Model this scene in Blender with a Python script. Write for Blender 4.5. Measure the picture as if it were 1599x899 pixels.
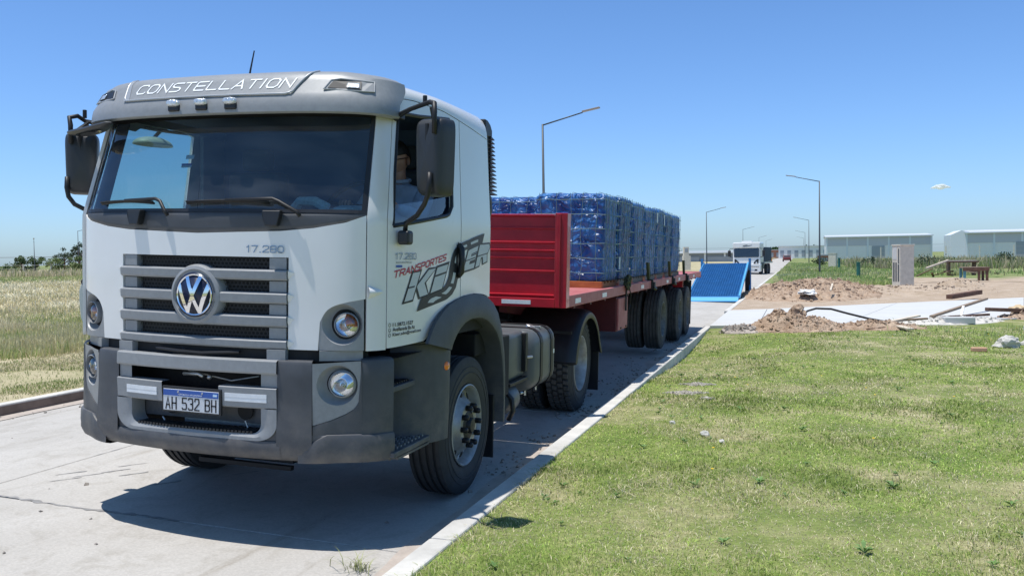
import bpy, bmesh, math, random
import numpy as np
from mathutils import Vector, Matrix, noise
random.seed(7); rng = np.random.default_rng(11)
for o in list(bpy.data.objects): bpy.data.objects.remove(o)
sc = bpy.context.scene; COL = sc.collection; PI = math.pi
# ------------------------------------------------------------------ camera
TILT = math.radians(2.0)                 # crossfall of the carriageway, the truck leans with it
RT = Matrix.Rotation(TILT, 4, 'Y')
cam = bpy.data.cameras.new('camera'); camo = bpy.data.objects.new('camera', cam); COL.objects.link(camo)
cam.sensor_width = 36; cam.lens = 36*1350/1599; cam.clip_start = .05; cam.clip_end = 8000
yw, pt, rl = math.radians(18.27), math.radians(-2.61), math.radians(-1.0)
fw = Vector((-math.sin(yw)*math.cos(pt), math.cos(yw)*math.cos(pt), math.sin(pt)))
rt = Vector((math.cos(yw), math.sin(yw), 0)); up = rt.cross(fw)
R_ = rt*math.cos(rl)-up*math.sin(rl); U_ = up*math.cos(rl)+rt*math.sin(rl)
mm = Matrix(((R_.x, U_.x, -fw.x, 0), (R_.y, U_.y, -fw.y, 0), (R_.z, U_.z, -fw.z, 0), (0, 0, 0, 1)))
camo.matrix_world = RT @ (Matrix.Translation((3.385, -4.362, 1.767)) @ mm)
sc.camera = camo
sc.render.resolution_x = 1024; sc.render.resolution_y = 575
# ------------------------------------------------------------------ light
TOSUN = Vector((-.155, -.11, 1)).normalized()
world = bpy.data.worlds.new('World'); sc.world = world; world.use_nodes = True
nt = world.node_tree; bg = nt.nodes['Background']
sky = nt.nodes.new('ShaderNodeTexSky'); sky.sky_type = 'NISHITA'; sky.sun_disc = False
sky.sun_elevation = math.asin(TOSUN.z); sky.sun_rotation = math.atan2(TOSUN.x, TOSUN.y)
sky.air_density = 1.0; sky.dust_density = .6; sky.ozone_density = 2.0; sky.altitude = 0
geo = nt.nodes.new('ShaderNodeTexCoord'); sx = nt.nodes.new('ShaderNodeSeparateXYZ'); nt.links.new(geo.outputs['Generated'], sx.inputs[0])
cr = nt.nodes.new('ShaderNodeValToRGB'); els = cr.color_ramp.elements
for k, (p, c) in enumerate(((0,(.74,1.00,1.46)),(.05,(.64,.93,1.18)),(.15,(.45,.78,.88)),(.28,(.37,.68,.73)),(1,(.38,.68,.74)))):
    e = els[0] if k == 0 else (els[1] if k == 4 else els.new(p)); e.position = p; e.color = (*[q/1.8 for q in c], 1)
nt.links.new(sx.outputs[2], cr.inputs[0])
mw = nt.nodes.new('ShaderNodeVectorMath'); mw.operation = 'MULTIPLY'; nt.links.new(sky.outputs[0], mw.inputs[0]); nt.links.new(cr.outputs[0], mw.inputs[1])
mv = nt.nodes.new('ShaderNodeVectorMath'); mv.operation = 'SCALE'; mv.inputs['Scale'].default_value = 1.8; nt.links.new(mw.outputs[0], mv.inputs[0])
nt.links.new(mv.outputs[0], bg.inputs[0]); bg.inputs[1].default_value = .120
sl = bpy.data.lights.new('sun', 'SUN'); sl.energy = 4.6; sl.angle = math.radians(.5); sl.color = (1, .965, .91)
so = bpy.data.objects.new('sun', sl); COL.objects.link(so); so.rotation_euler = (-TOSUN).to_track_quat('-Z', 'Y').to_euler()
so.location = (0, 0, 30)
sc.view_settings.view_transform = 'Standard'; sc.view_settings.look = 'None'; sc.view_settings.exposure = .10; sc.view_settings.gamma = 1
sc.render.engine = 'CYCLES'
# ------------------------------------------------------------------ materials
MATS = {}
def mat(name, col=(.5,.5,.5), rough=.5, metal=0, spec=.5, var=.0, vscale=4.0, bump=0, bscale=60, coat=0, detail=4, col2=None, trans=0, stretch=None):
    if name in MATS: return MATS[name]
    m = bpy.data.materials.new(name); m.use_nodes = True; n = m.node_tree.nodes; l = m.node_tree.links
    b = n['Principled BSDF']; b.inputs['Base Color'].default_value = (*col, 1); b.inputs['Roughness'].default_value = rough
    b.inputs['Metallic'].default_value = metal; b.inputs['Specular IOR Level'].default_value = spec
    if coat: b.inputs['Coat Weight'].default_value = coat; b.inputs['Coat Roughness'].default_value = .06
    tc = n.new('ShaderNodeTexCoord'); src = tc.outputs['Object']
    if stretch:
        mp = n.new('ShaderNodeMapping'); mp.inputs['Scale'].default_value = stretch; l.new(src, mp.inputs[0]); src = mp.outputs[0]
    if var or col2:
        t = n.new('ShaderNodeTexNoise'); t.inputs['Scale'].default_value = vscale; t.inputs['Detail'].default_value = detail; t.inputs['Roughness'].default_value = .65
        l.new(src, t.inputs['Vector']); r = n.new('ShaderNodeValToRGB'); r.color_ramp.elements[0].position = .32; r.color_ramp.elements[1].position = .68
        c2 = col2 or tuple(c*(1-var) for c in col); c1 = col if col2 else tuple(min(1, c*(1+var)) for c in col)
        r.color_ramp.elements[0].color = (*c2, 1); r.color_ramp.elements[1].color = (*c1, 1)
        l.new(t.outputs[0], r.inputs[0]); l.new(r.outputs[0], b.inputs['Base Color'])
    if bump:
        t2 = n.new('ShaderNodeTexNoise'); t2.inputs['Scale'].default_value = bscale; t2.inputs['Detail'].default_value = 5
        l.new(src, t2.inputs['Vector']); bp = n.new('ShaderNodeBump'); bp.inputs['Strength'].default_value = min(1, bump); bp.inputs['Distance'].default_value = .01*max(1, bump)
        l.new(t2.outputs[0], bp.inputs['Height']); l.new(bp.outputs[0], b.inputs['Normal'])
    MATS[name] = m; return m
def glassmat(name, tint, refl=.08, rough=.0):
    m = bpy.data.materials.new(name); m.use_nodes = True; n = m.node_tree.nodes; l = m.node_tree.links; n.clear()
    out = n.new('ShaderNodeOutputMaterial'); t = n.new('ShaderNodeBsdfTransparent'); t.inputs[0].default_value = (*tint, 1)
    g = n.new('ShaderNodeBsdfGlossy'); g.inputs['Roughness'].default_value = rough; g.inputs[0].default_value = (1, 1, 1, 1)
    f = n.new('ShaderNodeFresnel'); f.inputs[0].default_value = 1.5
    mx = n.new('ShaderNodeMixShader'); ad = n.new('ShaderNodeMath'); ad.operation = 'ADD'; ad.inputs[1].default_value = refl; ad.use_clamp = True
    l.new(f.outputs[0], ad.inputs[0]); l.new(ad.outputs[0], mx.inputs[0]); l.new(t.outputs[0], mx.inputs[1]); l.new(g.outputs[0], mx.inputs[2]); l.new(mx.outputs[0], out.inputs[0])
    MATS[name] = m; return m
WHITE = mat('white_paint', (.82,.82,.81), .28, coat=.6, col2=(.75,.745,.73), vscale=1.1)
GREYP = mat('grey_plastic', (.27,.28,.29), .42, var=.07, vscale=30, bump=.05, bscale=500)
SILV = mat('silver_plastic', (.42,.43,.44), .35, metal=.3)
DARKP = mat('dark_plastic', (.066,.071,.081), .55, var=.16, vscale=5, bump=.12, bscale=420)
BLACKP = mat('black_plastic', (.016,.017,.02), .45, var=.2, vscale=10)
PITCH = mat('underbody_black', (.012,.012,.013), .8, var=.3, vscale=8)
RUBBER = mat('tyre_rubber', (.035,.035,.037), .72, var=.25, vscale=8, bump=.2, bscale=80)
DUSTR = mat('dusty_rubber', (.075,.072,.068), .85, var=.3, vscale=9, bump=.2, bscale=90)
CHROME = mat('chrome', (.82,.83,.85), .06, metal=1)
STEEL = mat('brushed_steel', (.5,.51,.52), .38, metal=.85, var=.15, vscale=20)
RIMG = mat('rim_silver_paint', (.44,.45,.46), .42, metal=.4, col2=(.27,.26,.25), vscale=9)
NAVY = mat('navy_plastic', (.012,.018,.05), .3)
RED = mat('red_paint', (.47,.014,.028), .33, coat=.35, var=.2, vscale=3, bump=.12, bscale=9)
REDF = mat('sun_faded_red_paint', (.50,.18,.17), .6, col2=(.40,.10,.10), vscale=5, bump=.1, bscale=40)
REDD = mat('maroon_chassis_paint', (.10,.012,.018), .6, var=.2)
CONC = mat('concrete', (.60,.575,.54), .9, var=.10, vscale=2.2, bump=.35, bscale=50)
REFL = mat('white_reflective_tape', (.80,.82,.84), .35, var=.06, vscale=30)
AMBER = mat('amber_lens', (.9,.22,.02), .2, coat=.5)
CLEAR = mat('clear_lamp_lens', (.74,.77,.80), .12, metal=.55, var=.25, vscale=60, bump=.6, bscale=120)
SEAT = mat('cab_fabric', (.05,.06,.075), .9)
CABIN = mat('cabin_trim', (.05,.085,.18), .8)  # blue of the windscreen's reflection put into the trim colour
CABINL = mat('cabin_pillar_trim', (.16,.19,.19), .8)
PAPER = mat('paper', (.62,.68,.70), .8, var=.2, vscale=40)
SKIN = mat('skin', (.50,.27,.19), .5)
HAIR = mat('dark_hair', (.012,.010,.009), .6)
SHIRT = mat('grey_blue_shirt', (.36,.43,.54), .9, var=.1, vscale=20, bump=.3, bscale=40)  # colour lightened to stand in for sun on the driver's shoulder
DECAL = mat('dark_grey_vinyl', (.018,.019,.024), .45)
DECALR = mat('red_vinyl', (.5,.03,.05), .45)
DECALS = mat('silver_vinyl', (.56,.58,.59), .45)
CHRL = mat('chrome_letter', (.22,.30,.42), .25, metal=.8)
DECALW = mat('white_vinyl', (.85,.87,.88), .45)
BLUEV = mat('blue_vinyl', (.03,.10,.38), .45)
LBLUE = mat('light_blue_vinyl', (.3,.55,.85), .45)
MIRR = mat('mirror_glass', (.9,.9,.9), .02, metal=1)
GLASSW = glassmat('windscreen_glass', (.52,.68,.70), .03)
_n, _l = GLASSW.node_tree.nodes, GLASSW.node_tree.links; _o = [q for q in _n if q.type == 'OUTPUT_MATERIAL'][0]; _p = _o.inputs[0].links[0].from_socket   # thin film of road dust, grey-blue haze mixed in to brighten the screen
_d = _n.new('ShaderNodeBsdfDiffuse'); _d.inputs[0].default_value = (.45,.50,.55,1); _t = _n.new('ShaderNodeTexNoise'); _t.inputs['Scale'].default_value = 5; _t.inputs['Detail'].default_value = 6
_r = _n.new('ShaderNodeMapRange'); _r.inputs[1].default_value = .35; _r.inputs[2].default_value = .8; _r.inputs[3].default_value = .01; _r.inputs[4].default_value = .09; _l.new(_t.outputs[0], _r.inputs[0]); _m = _n.new('ShaderNodeMixShader'); _l.new(_r.outputs[0], _m.inputs[0]); _l.new(_p, _m.inputs[1]); _l.new(_d.outputs[0], _m.inputs[2]); _l.new(_m.outputs[0], _o.inputs[0])
GLASSD = glassmat('door_glass', (.62,.76,.76), .06)
WOOD = mat('weathered_wood', (.36,.27,.19), .85, col2=(.2,.14,.10), vscale=6, stretch=(1,8,8), bump=.2, bscale=30)
WOODO = mat('orange_pallet_wood', (.50,.17,.05), .75, col2=(.34,.10,.03), vscale=6, bump=.2, bscale=30)
DWOOD = mat('dark_wet_wood', (.14,.075,.05), .8, var=.3, vscale=6)
CORD = mat('pale_netting_cord', (.17,.27,.26), .85)
STRAP = mat('olive_strap', (.07,.075,.035), .85, var=.3, vscale=20)
BLKM = mat('black_metal', (.02,.02,.022), .5, metal=.3)
LAMPM = mat('dark_lamp_post_paint', (.045,.055,.065), .5)
BLUEP = mat('ramp_blue_paint', (.035,.19,.42), .5, var=.12, vscale=3, bump=.1, bscale=20)
BLUEL = mat('ramp_edge_blue', (.10,.40,.72), .45)
_n, _l = DARKP.node_tree.nodes, DARKP.node_tree.links; _b = _n['Principled BSDF']; _c = _b.inputs['Base Color'].links[0].from_socket     # road dust settled low on the plastic
_tc = _n.new('ShaderNodeTexCoord'); _s = _n.new('ShaderNodeSeparateXYZ'); _l.new(_tc.outputs['Object'], _s.inputs[0]); _g = _n.new('ShaderNodeMapRange'); _g.inputs[1].default_value = .95; _g.inputs[2].default_value = .48; _l.new(_s.outputs[2], _g.inputs[0])
_t = _n.new('ShaderNodeTexNoise'); _t.inputs['Scale'].default_value = 7; _t.inputs['Detail'].default_value = 8; _t.inputs['Roughness'].default_value = .7; _l.new(_tc.outputs['Object'], _t.inputs['Vector']); _r = _n.new('ShaderNodeMapRange'); _r.inputs[1].default_value = .42; _r.inputs[2].default_value = .75; _r.inputs[3].default_value = .06; _r.inputs[4].default_value = .65; _l.new(_t.outputs[0], _r.inputs[0])
_m = _n.new('ShaderNodeMath'); _m.operation = 'MULTIPLY'; _l.new(_g.outputs[0], _m.inputs[0]); _l.new(_r.outputs[0], _m.inputs[1]); _x = _n.new('ShaderNodeMixRGB'); _x.inputs[2].default_value = (.24,.21,.18,1); _l.new(_m.outputs[0], _x.inputs[0]); _l.new(_c, _x.inputs[1]); _l.new(_x.outputs[0], _b.inputs['Base Color'])
# ------------------------------------------------------------------ object helpers
def link(o, parent=None):
    COL.objects.link(o)
    if parent is not None: o.parent = parent
    return o
def tag(o, label=None, cat=None, group=None, kind=None):
    if label: o['label'] = label
    if cat: o['category'] = cat
    if group: o['group'] = group
    if kind: o['kind'] = kind
    return o
def empty(name, loc=(0,0,0), rz=0, label=None, cat=None, group=None, tilt=False):
    o = bpy.data.objects.new(name, None); COL.objects.link(o); o.empty_display_size = .2
    if tilt: o.matrix_world = RT @ Matrix.Translation(loc) @ Matrix.Rotation(rz, 4, 'Z')
    else: o.location = loc; o.rotation_euler = (0, 0, rz)
    return tag(o, label, cat, group)
def copy_tree(o, parent=None):
    c = o.copy(); COL.objects.link(c); c.parent = parent
    for ch in o.children: copy_tree(ch, c)
    return c
class B:
    def __init__(s): s.v = []; s.f = []
    def add(s, vs, fs):
        n = len(s.v); s.v += [tuple(v) for v in vs]; s.f += [tuple(i+n for i in f) for f in fs]; return s
    def box(s, c, d, R=None):
        x, y, z = [k/2 for k in d]
        vs = [Vector((a*x, b*y, e*z)) for a in (-1,1) for b in (-1,1) for e in (-1,1)]
        if R is not None: vs = [R @ v for v in vs]
        c = Vector(c)
        return s.add([v+c for v in vs], [(0,1,3,2),(4,6,7,5),(0,4,5,1),(2,3,7,6),(0,2,6,4),(1,5,7,3)])
    def bx(s, x0, x1, y0, y1, z0, z1): return s.box(((x0+x1)/2,(y0+y1)/2,(z0+z1)/2), (abs(x1-x0),abs(y1-y0),abs(z1-z0)))
    def tube(s, pts, r, n=8, caps=True):
        pts = [Vector(p) for p in pts]; rs = r if isinstance(r, (list, tuple)) else [r]*len(pts)
        base = len(s.v); prev = None
        for i, p in enumerate(pts):
            d = (pts[min(i+1, len(pts)-1)]-pts[max(i-1, 0)]).normalized()
            if prev is None:
                a = d.cross(Vector((0,0,1)))
                if a.length < .05: a = d.cross(Vector((1,0,0)))
            else: a = prev - d*prev.dot(d)
            a.normalize(); prev = a; b = d.cross(a)
            for k in range(n):
                t = 2*PI*k/n; s.v.append(tuple(p+(a*math.cos(t)+b*math.sin(t))*rs[i]))
        for i in range(len(pts)-1):
            for k in range(n):
                k2 = (k+1) % n; s.f.append((base+i*n+k, base+i*n+k2, base+(i+1)*n+k2, base+(i+1)*n+k))
        if caps:
            s.f.append(tuple(base+k for k in range(n))[::-1]); s.f.append(tuple(base+(len(pts)-1)*n+k for k in range(n)))
        return s
    def lathe(s, prof, c, ax=(1,0,0), n=32):           # prof: (offset along the axis, radius)
        a = Vector(ax).normalized(); u = a.orthogonal().normalized(); w = a.cross(u); c = Vector(c); base = len(s.v)
        for h, r in prof:
            for k in range(n):
                t = 2*PI*k/n; s.v.append(tuple(c+a*h+(u*math.cos(t)+w*math.sin(t))*r))
        for i in range(len(prof)-1):
            for k in range(n):
                k2 = (k+1) % n; s.f.append((base+i*n+k, base+i*n+k2, base+(i+1)*n+k2, base+(i+1)*n+k))
        if prof[0][1] > .0005: s.f.append(tuple(base+k for k in range(n))[::-1])
        if prof[-1][1] > .0005: s.f.append(tuple(base+(len(prof)-1)*n+k for k in range(n)))
        return s
    def ring(s, prof, c, ax=(1,0,0), n=32):            # closed profile revolved, no caps
        a = Vector(ax).normalized(); u = a.orthogonal().normalized(); w = a.cross(u); c = Vector(c); base = len(s.v); m = len(prof)
        for h, r in prof:
            for k in range(n):
                t = 2*PI*k/n; s.v.append(tuple(c+a*h+(u*math.cos(t)+w*math.sin(t))*r))
        for i in range(m):
            for k in range(n):
                k2 = (k+1) % n; i2 = (i+1) % m; s.f.append((base+i*n+k, base+i*n+k2, base+i2*n+k2, base+i2*n+k))
        return s
    def prism(s, poly, f0, f1):                        # poly 2D, f0/f1 map (a,b)->3D
        n = len(poly)
        return s.add([f0(*p) for p in poly]+[f1(*p) for p in poly], [tuple(range(n))[::-1], tuple(range(n, 2*n))]+[(i,(i+1)%n,n+(i+1)%n,n+i) for i in range(n)])
    def grid(s, fn, nu, nv):
        return s.add([fn(i/nu, j/nv) for i in range(nu+1) for j in range(nv+1)], [(i*(nv+1)+j, (i+1)*(nv+1)+j, (i+1)*(nv+1)+j+1, i*(nv+1)+j+1) for i in range(nu) for j in range(nv)])
    def build(s, name, m, parent=None, smooth=False, bev=0, solid=0, seg=2, off=-1, wn=False, merge=0):
        me = bpy.data.meshes.new(name); me.from_pydata(s.v, [], s.f); me.validate()
        if merge:
            bm = bmesh.new(); bm.from_mesh(me); bmesh.ops.remove_doubles(bm, verts=bm.verts, dist=merge); bmesh.ops.recalc_face_normals(bm, faces=bm.faces); bm.to_mesh(me); bm.free()
        if isinstance(m, (list, tuple)):
            for q in m: me.materials.append(q)
        else: me.materials.append(m)
        o = bpy.data.objects.new(name, me); link(o, parent)
        if smooth: me.polygons.foreach_set('use_smooth', [True]*len(me.polygons))
        if solid:
            md = o.modifiers.new('solid', 'SOLIDIFY'); md.thickness = solid; md.offset = off
        if bev:
            md = o.modifiers.new('bevel', 'BEVEL'); md.width = bev; md.segments = seg; md.limit_method = 'ANGLE'; md.angle_limit = math.radians(35)
            if smooth: md.harden_normals = False
        if smooth and (bev or solid): 
            md = o.modifiers.new('wn', 'WEIGHTED_NORMAL'); md.keep_sharp = True
        return o
def smooth_auto(o, ang=35):
    me = o.data; me.polygons.foreach_set('use_smooth', [True]*len(me.polygons))
    bm = bmesh.new(); bm.from_mesh(me)
    for e in bm.edges:
        if len(e.link_faces) == 2 and e.calc_face_angle(0) > math.radians(ang): e.smooth = False
        if len(e.link_faces) != 2: e.smooth = False
    bm.to_mesh(me); bm.free(); return o
# stroke alphabet: wide squared letters drawn as flat ribbons, unit cell 0..1
_q = .22
GL = {'C':[[(1,.86),(1-_q*.3,1),(_q,1),(0,1-_q),(0,_q),(_q,0),(1-_q*.3,0),(1,.14)]],'O':[[(_q,0),(1-_q,0),(1,_q),(1,1-_q),(1-_q,1),(_q,1),(0,1-_q),(0,_q),(_q,0),(1-_q,0)]],'N':[[(0,0),(0,1),(1,0),(1,1)]],
'S':[[(1,.98),(.9,1),(_q,1),(0,.86),(0,.66),(_q,.52),(1-_q,.48),(1,.34),(1,.14),(1-_q,0),(.1,0),(0,.02)]],'T':[[(0,1),(1,1)],[(.5,1),(.5,0)]],'E':[[(1,1),(.12,1),(0,.9),(0,.1),(.12,0),(1,0)],[(0,.5),(.9,.5)]],
'L':[[(0,1),(0,.1),(.12,0),(1,0)]],'A':[[(0,0),(.5,1),(1,0)],[(.2,.32),(.8,.32)]],'I':[[(.5,0),(.5,1)]],'R':[[(0,0),(0,1),(1-_q,1),(1,.9),(1,.58),(1-_q,.46),(0,.46)],[(.5,.46),(1,0)]],'P':[[(0,0),(0,1),(1-_q,1),(1,.9),(1,.56),(1-_q,.44),(0,.44)]],
'B':[[(0,.5),(0,1),(1-_q,1),(1,.9),(1,.62),(1-_q,.52),(0,.52),(0,0),(1-_q,0),(1,.12),(1,.40),(1-_q,.52)]],'H':[[(0,0),(0,1)],[(1,0),(1,1)],[(0,.5),(1,.5)]],'D':[[(0,0),(0,1),(.7,1),(1,.75),(1,.25),(.7,0),(0,0),(0,.1)]],'V':[[(0,1),(.5,0),(1,1)]],
'1':[[(.15,.78),(.6,1),(.6,0)]],'7':[[(0,1),(1,1),(.35,0)]],'2':[[(0,.8),(.1,1),(.9,1),(1,.86),(1,.62),(0,.12),(0,0),(1,0)]],'8':[[(.12,.5),(0,.62),(0,.9),(.15,1),(.85,1),(1,.9),(1,.62),(.88,.5),(1,.38),(1,.1),(.85,0),(.15,0),(0,.1),(0,.38),(.12,.5),(.88,.5)]],'0':[[(_q,0),(1-_q,0),(1,_q),(1,1-_q),(1-_q,1),(_q,1),(0,1-_q),(0,_q),(_q,0),(1-_q,0)]],
'5':[[(1,1),(.05,1),(.02,.56),(.8,.58),(1,.46),(1,.14),(.85,0),(.12,0),(0,.1)]],'3':[[(0,.9),(.12,1),(.85,1),(1,.88),(1,.64),(.85,.52),(.4,.52),(.85,.52),(1,.40),(1,.12),(.85,0),(.12,0),(0,.1)]],'.':[[(.35,0),(.6,0)]]}
def strokes(txt, cw, ch, gap, w, shear=0, adv={'I':.30,' ':.45,'.':.35,'1':.7}):
    x = 0; vs = []; fs = []
    for c in txt:
        a = adv.get(c, 1)
        for L in GL.get(c, []):
            P = [(x+(p[0]*cw if a == 1 else (p[0]-.5)*cw*a+cw*a/2), p[1]*ch) for p in L]
            n = len(P); cl = P[0] == P[-2] if n > 3 and False else False; b0 = len(vs)
            for i in range(n):
                d0 = Vector(P[i])-Vector(P[i-1]) if i > 0 else Vector(P[1])-Vector(P[0]); d1 = Vector(P[i+1])-Vector(P[i]) if i < n-1 else d0
                d0.normalize(); d1.normalize(); t = (d0+d1); t = t.normalized() if t.length > .1 else d0; k = 1/max(.45, t.dot(d0)); nrm = Vector((-t.y, t.x))*w/2*k
                e = -d0*w/2 if i == 0 else (d0*w/2 if i == n-1 else Vector((0,0)))
                for s_ in (1, -1): q = Vector(P[i])+nrm*s_+e; vs.append((q.x+q.y*shear, q.y))
            fs += [(b0+2*i, b0+2*i+1, b0+2*i+3, b0+2*i+2) for i in range(n-1)]
        x += cw*a+gap
    return vs, fs, x-gap
def stext(name, txt, m, parent, fn, cw, ch, gap, w, shear=0):
    vs, fs, W = strokes(txt, cw, ch, gap, w, shear); b = B(); b.add([fn(v[0]/W, v[1]) for v in vs], fs); return b.build(name, m, parent)
def pts2text(txt, h, sx=1, shear=0, bold=0, spacing=1):
    cu = bpy.data.curves.new('t', 'FONT'); cu.body = txt; cu.size = 1; cu.shear = shear; cu.offset = bold; cu.space_character = spacing; cu.fill_mode = 'FRONT'; cu.resolution_u = 3
    ob = bpy.data.objects.new('t', cu); me = bpy.data.meshes.new_from_object(ob)
    vs = np.array([tuple(v.co)[:2] for v in me.vertices]); fs = [tuple(p.vertices) for p in me.polygons]
    bpy.data.objects.remove(ob); bpy.data.curves.remove(cu); bpy.data.meshes.remove(me)
    mn = vs.min(0); mx = vs.max(0); vs = (vs-mn)/(mx-mn)[1]*h; vs[:, 0] *= sx
    return vs, fs, vs[:, 0].max()
def text(name, txt, m, parent, fn, w=None, h=.1, **k):     # fn(u in 0..1 along, v height in metres) -> 3D
    vs, fs, W = pts2text(txt, h, **k)
    b = B(); b.add([fn(v[0]/W, v[1]) for v in vs], fs); return b.build(name, m, parent)
# ------------------------------------------------------------------ cab surface
P0 = [(0,-.075),(.3,-.065),(.56,-.03),(.8,.015),(.93,.055),(1.005,.103),(1.05,.152),(1.085,.217),(1.12,.325),(1.155,.53),(1.187,.9),(1.2,1.3),(1.2,1.72)]
P1 = [(0,.12),(.3,.13),(.56,.16),(.80,.215),(.91,.26),(.965,.30),(1.0,.345),(1.025,.40),(1.05,.49),(1.08,.68),(1.125,1.0),(1.15,1.35),(1.16,1.72)]
def dens(P):
    P = np.array(P, float); n = len(P); out = []; Q = np.vstack([[-P[1][0], P[1][1]], P, 2*P[-1]-P[-2]])
    for i in range(n-1):
        p0, p1, p2, p3 = Q[i:i+4]
        for t in np.linspace(0, 1, 8, endpoint=False):
            out.append(.5*((2*p1)+(-p0+p2)*t+(2*p0-5*p1+4*p2-p3)*t*t+(-p0+3*p1-3*p2+p3)*t**3))
    out.append(P[-1]); return np.array(out)
def surface(PA, PB, ZA, ZB):
    D0, D1 = dens(PA), dens(PB); S = np.concatenate([[0], np.cumsum(np.linalg.norm(np.diff(D0, axis=0), axis=1))]); L = S[-1]
    def f(s, z, off=0):
        a = min(abs(s), L); sg = -1 if s < 0 else 1; t = max(0, (z-ZA)/(ZB-ZA))
        def pos(q):
            x0, y0 = np.interp(q, S, D0[:,0]), np.interp(q, S, D0[:,1]); x1, y1 = np.interp(q, S, D1[:,0]), np.interp(q, S, D1[:,1])
            return x0+(x1-x0)*t, y0+(y1-y0)*t
        x, y = pos(a); xa, ya = pos(max(a-.012, 0)); xb, yb = pos(min(a+.012, L)); dx, dy = xb-xa, yb-ya; n = math.hypot(dx, dy)+1e-9
        if a < .001: dx, dy, n = 1, 0, 1
        return ((x+dy/n*off)*sg, y-dx/n*off, z)
    return f, L
cab, LS = surface(P0, P1, 1.93, 2.6)
def pl(points):
    xs = [p[0] for p in points]; zs = [p[1] for p in points]
    return lambda s: float(np.interp(s, xs, zs))
def cols(b, fn, s0, s1, n, zlo, zhi, nz, off=0):
    zl = zlo if callable(zlo) else (lambda s: zlo); zh = zhi if callable(zhi) else (lambda s: zhi)
    def g(u, v):
        s = s0+(s1-s0)*u; return fn(s, zl(s)+(zh(s)-zl(s))*v, off)
    return b.grid(g, n, nz)
def inpoly_ray(poly, c, ang):                          # distance from c to the outline along ang
    dx, dy = math.cos(ang), math.sin(ang); best = 9
    for i in range(len(poly)):
        (x1, y1), (x2, y2) = poly[i], poly[(i+1) % len(poly)]
        ex, ey = x2-x1, y2-y1; den = dx*ey-dy*ex
        if abs(den) < 1e-9: continue
        t = ((x1-c[0])*ey-(y1-c[1])*ex)/den; q = ((x1-c[0])*dy-(y1-c[1])*dx)/den
        if t > 0 and -1e-6 <= q <= 1+1e-6: best = min(best, t)
    return best
def ring_patch(b, fn, poly, c, r, off=0, n=48, m=6):
    angs = sorted(set([2*PI*k/n for k in range(n)]+[math.atan2(p[1]-c[1], p[0]-c[0]) % (2*PI) for p in poly])); N = len(angs); rows = []
    for a in angs:
        R = inpoly_ray(poly, c, a)
        for j in range(m+1):
            q = r+(R-r)*j/m; rows.append(fn(c[0]+math.cos(a)*q, c[1]+math.sin(a)*q, off))
    return b.add(rows, [(i*(m+1)+j, i*(m+1)+j+1, ((i+1)%N)*(m+1)+j+1, ((i+1)%N)*(m+1)+j) for i in range(N) for j in range(m)])
def fill_poly(b, fn, poly, off=0):                     # small flat decal polygon, tessellated
    from mathutils.geometry import tessellate_polygon
    tr = tessellate_polygon([[Vector((p[0], p[1], 0)) for p in poly]])
    return b.add([fn(p[0], p[1], off) for p in poly], [tuple(t) for t in tr])
def mirror(poly): return [(-x, z) for x, z in poly][::-1]
# ================================================================== TRACTOR TRUCK
truck = empty('tractor_truck', label='large white truck with grey bumper and visor, coupled to the red flatbed', cat='truck', tilt=True)
ZC = pl([(-1.055,1.944),(-.93,1.898),(-.745,1.864),(-.55,1.845),(0,1.827),(.55,1.845),(.745,1.864),(.93,1.898),(1.055,1.944)])
HP = [(.776,1.161),(.776,1.24),(.785,1.322),(.802,1.36),(.825,1.392),(.85,1.410),(.88,1.424),(.95,1.443),(1.04,1.459),(1.042,1.161)]
HPtop = pl([(.776,1.161),(.7761,1.24),(.785,1.322),(.802,1.36),(.825,1.392),(.85,1.410),(.88,1.424),(.95,1.443),(1.05,1.461)])
b = B()
cols(b, cab, -.595, .595, 24, 1.692, ZC, 6)
for sg in (1, -1):
    f = lambda s, z, off=0, sg=sg: cab(s*sg, z, off); zc = lambda s: ZC(s)
    cols(b, f, .595, .774, 6, 1.160, zc, 14)
    cols(b, f, .774, 1.048, 24, lambda s: HPtop(s), zc, 14)
    # notches beside the grille slats, where the white panel steps in
    for z0 in (1.615, 1.482, 1.349, 1.212):
        b.add([cab(sg*s, z, o) for s, z, o in ((.595,z0,.010),(.595,z0-.03,.010),(.632,z0-.012,.001),(.595,z0,.001),(.595,z0-.05,.001))], [(0,1,2),(0,2,3),(1,4,2)])
fp = b.build('front_panel', WHITE, truck, solid=.02, merge=.0005); smooth_auto(fp)
for sg in (1, -1):
    b = B(); cols(b, lambda s, z, off=0: cab(s*sg, z, off), 1.054, 1.187, 10, 1.158, 2.60, 26)
    smooth_auto(b.build('corner_panel', WHITE, truck, solid=.02))
    # side indicator bulge on the corner panel
    b = B()
    def g(u, v):
        s = 1.062+.095*u; z = 1.50+.040*(2*v-1)*(1-u*.8); return cab(sg*s, z, .001+.030*math.sin(PI*min(1, .5+u*.5))*math.cos(PI/2*(2*v-1)))
    b.grid(g, 6, 8).build('indicator_cover', WHITE, truck, smooth=True)
# cowl panel under the windscreen
b = B(); cols(b, cab, -1.05, 1.05, 40, lambda s: ZC(s)+.003, 1.955, 4, -.006); b.build('cowl_panel', DARKP, truck, smooth=True, solid=.02)
# inner shell behind the gaps
b = B(); cols(b, cab, -LS, LS, 60, 1.17, 1.9, 2, -.05); b.build('inner_shell', PITCH, truck)
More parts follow.
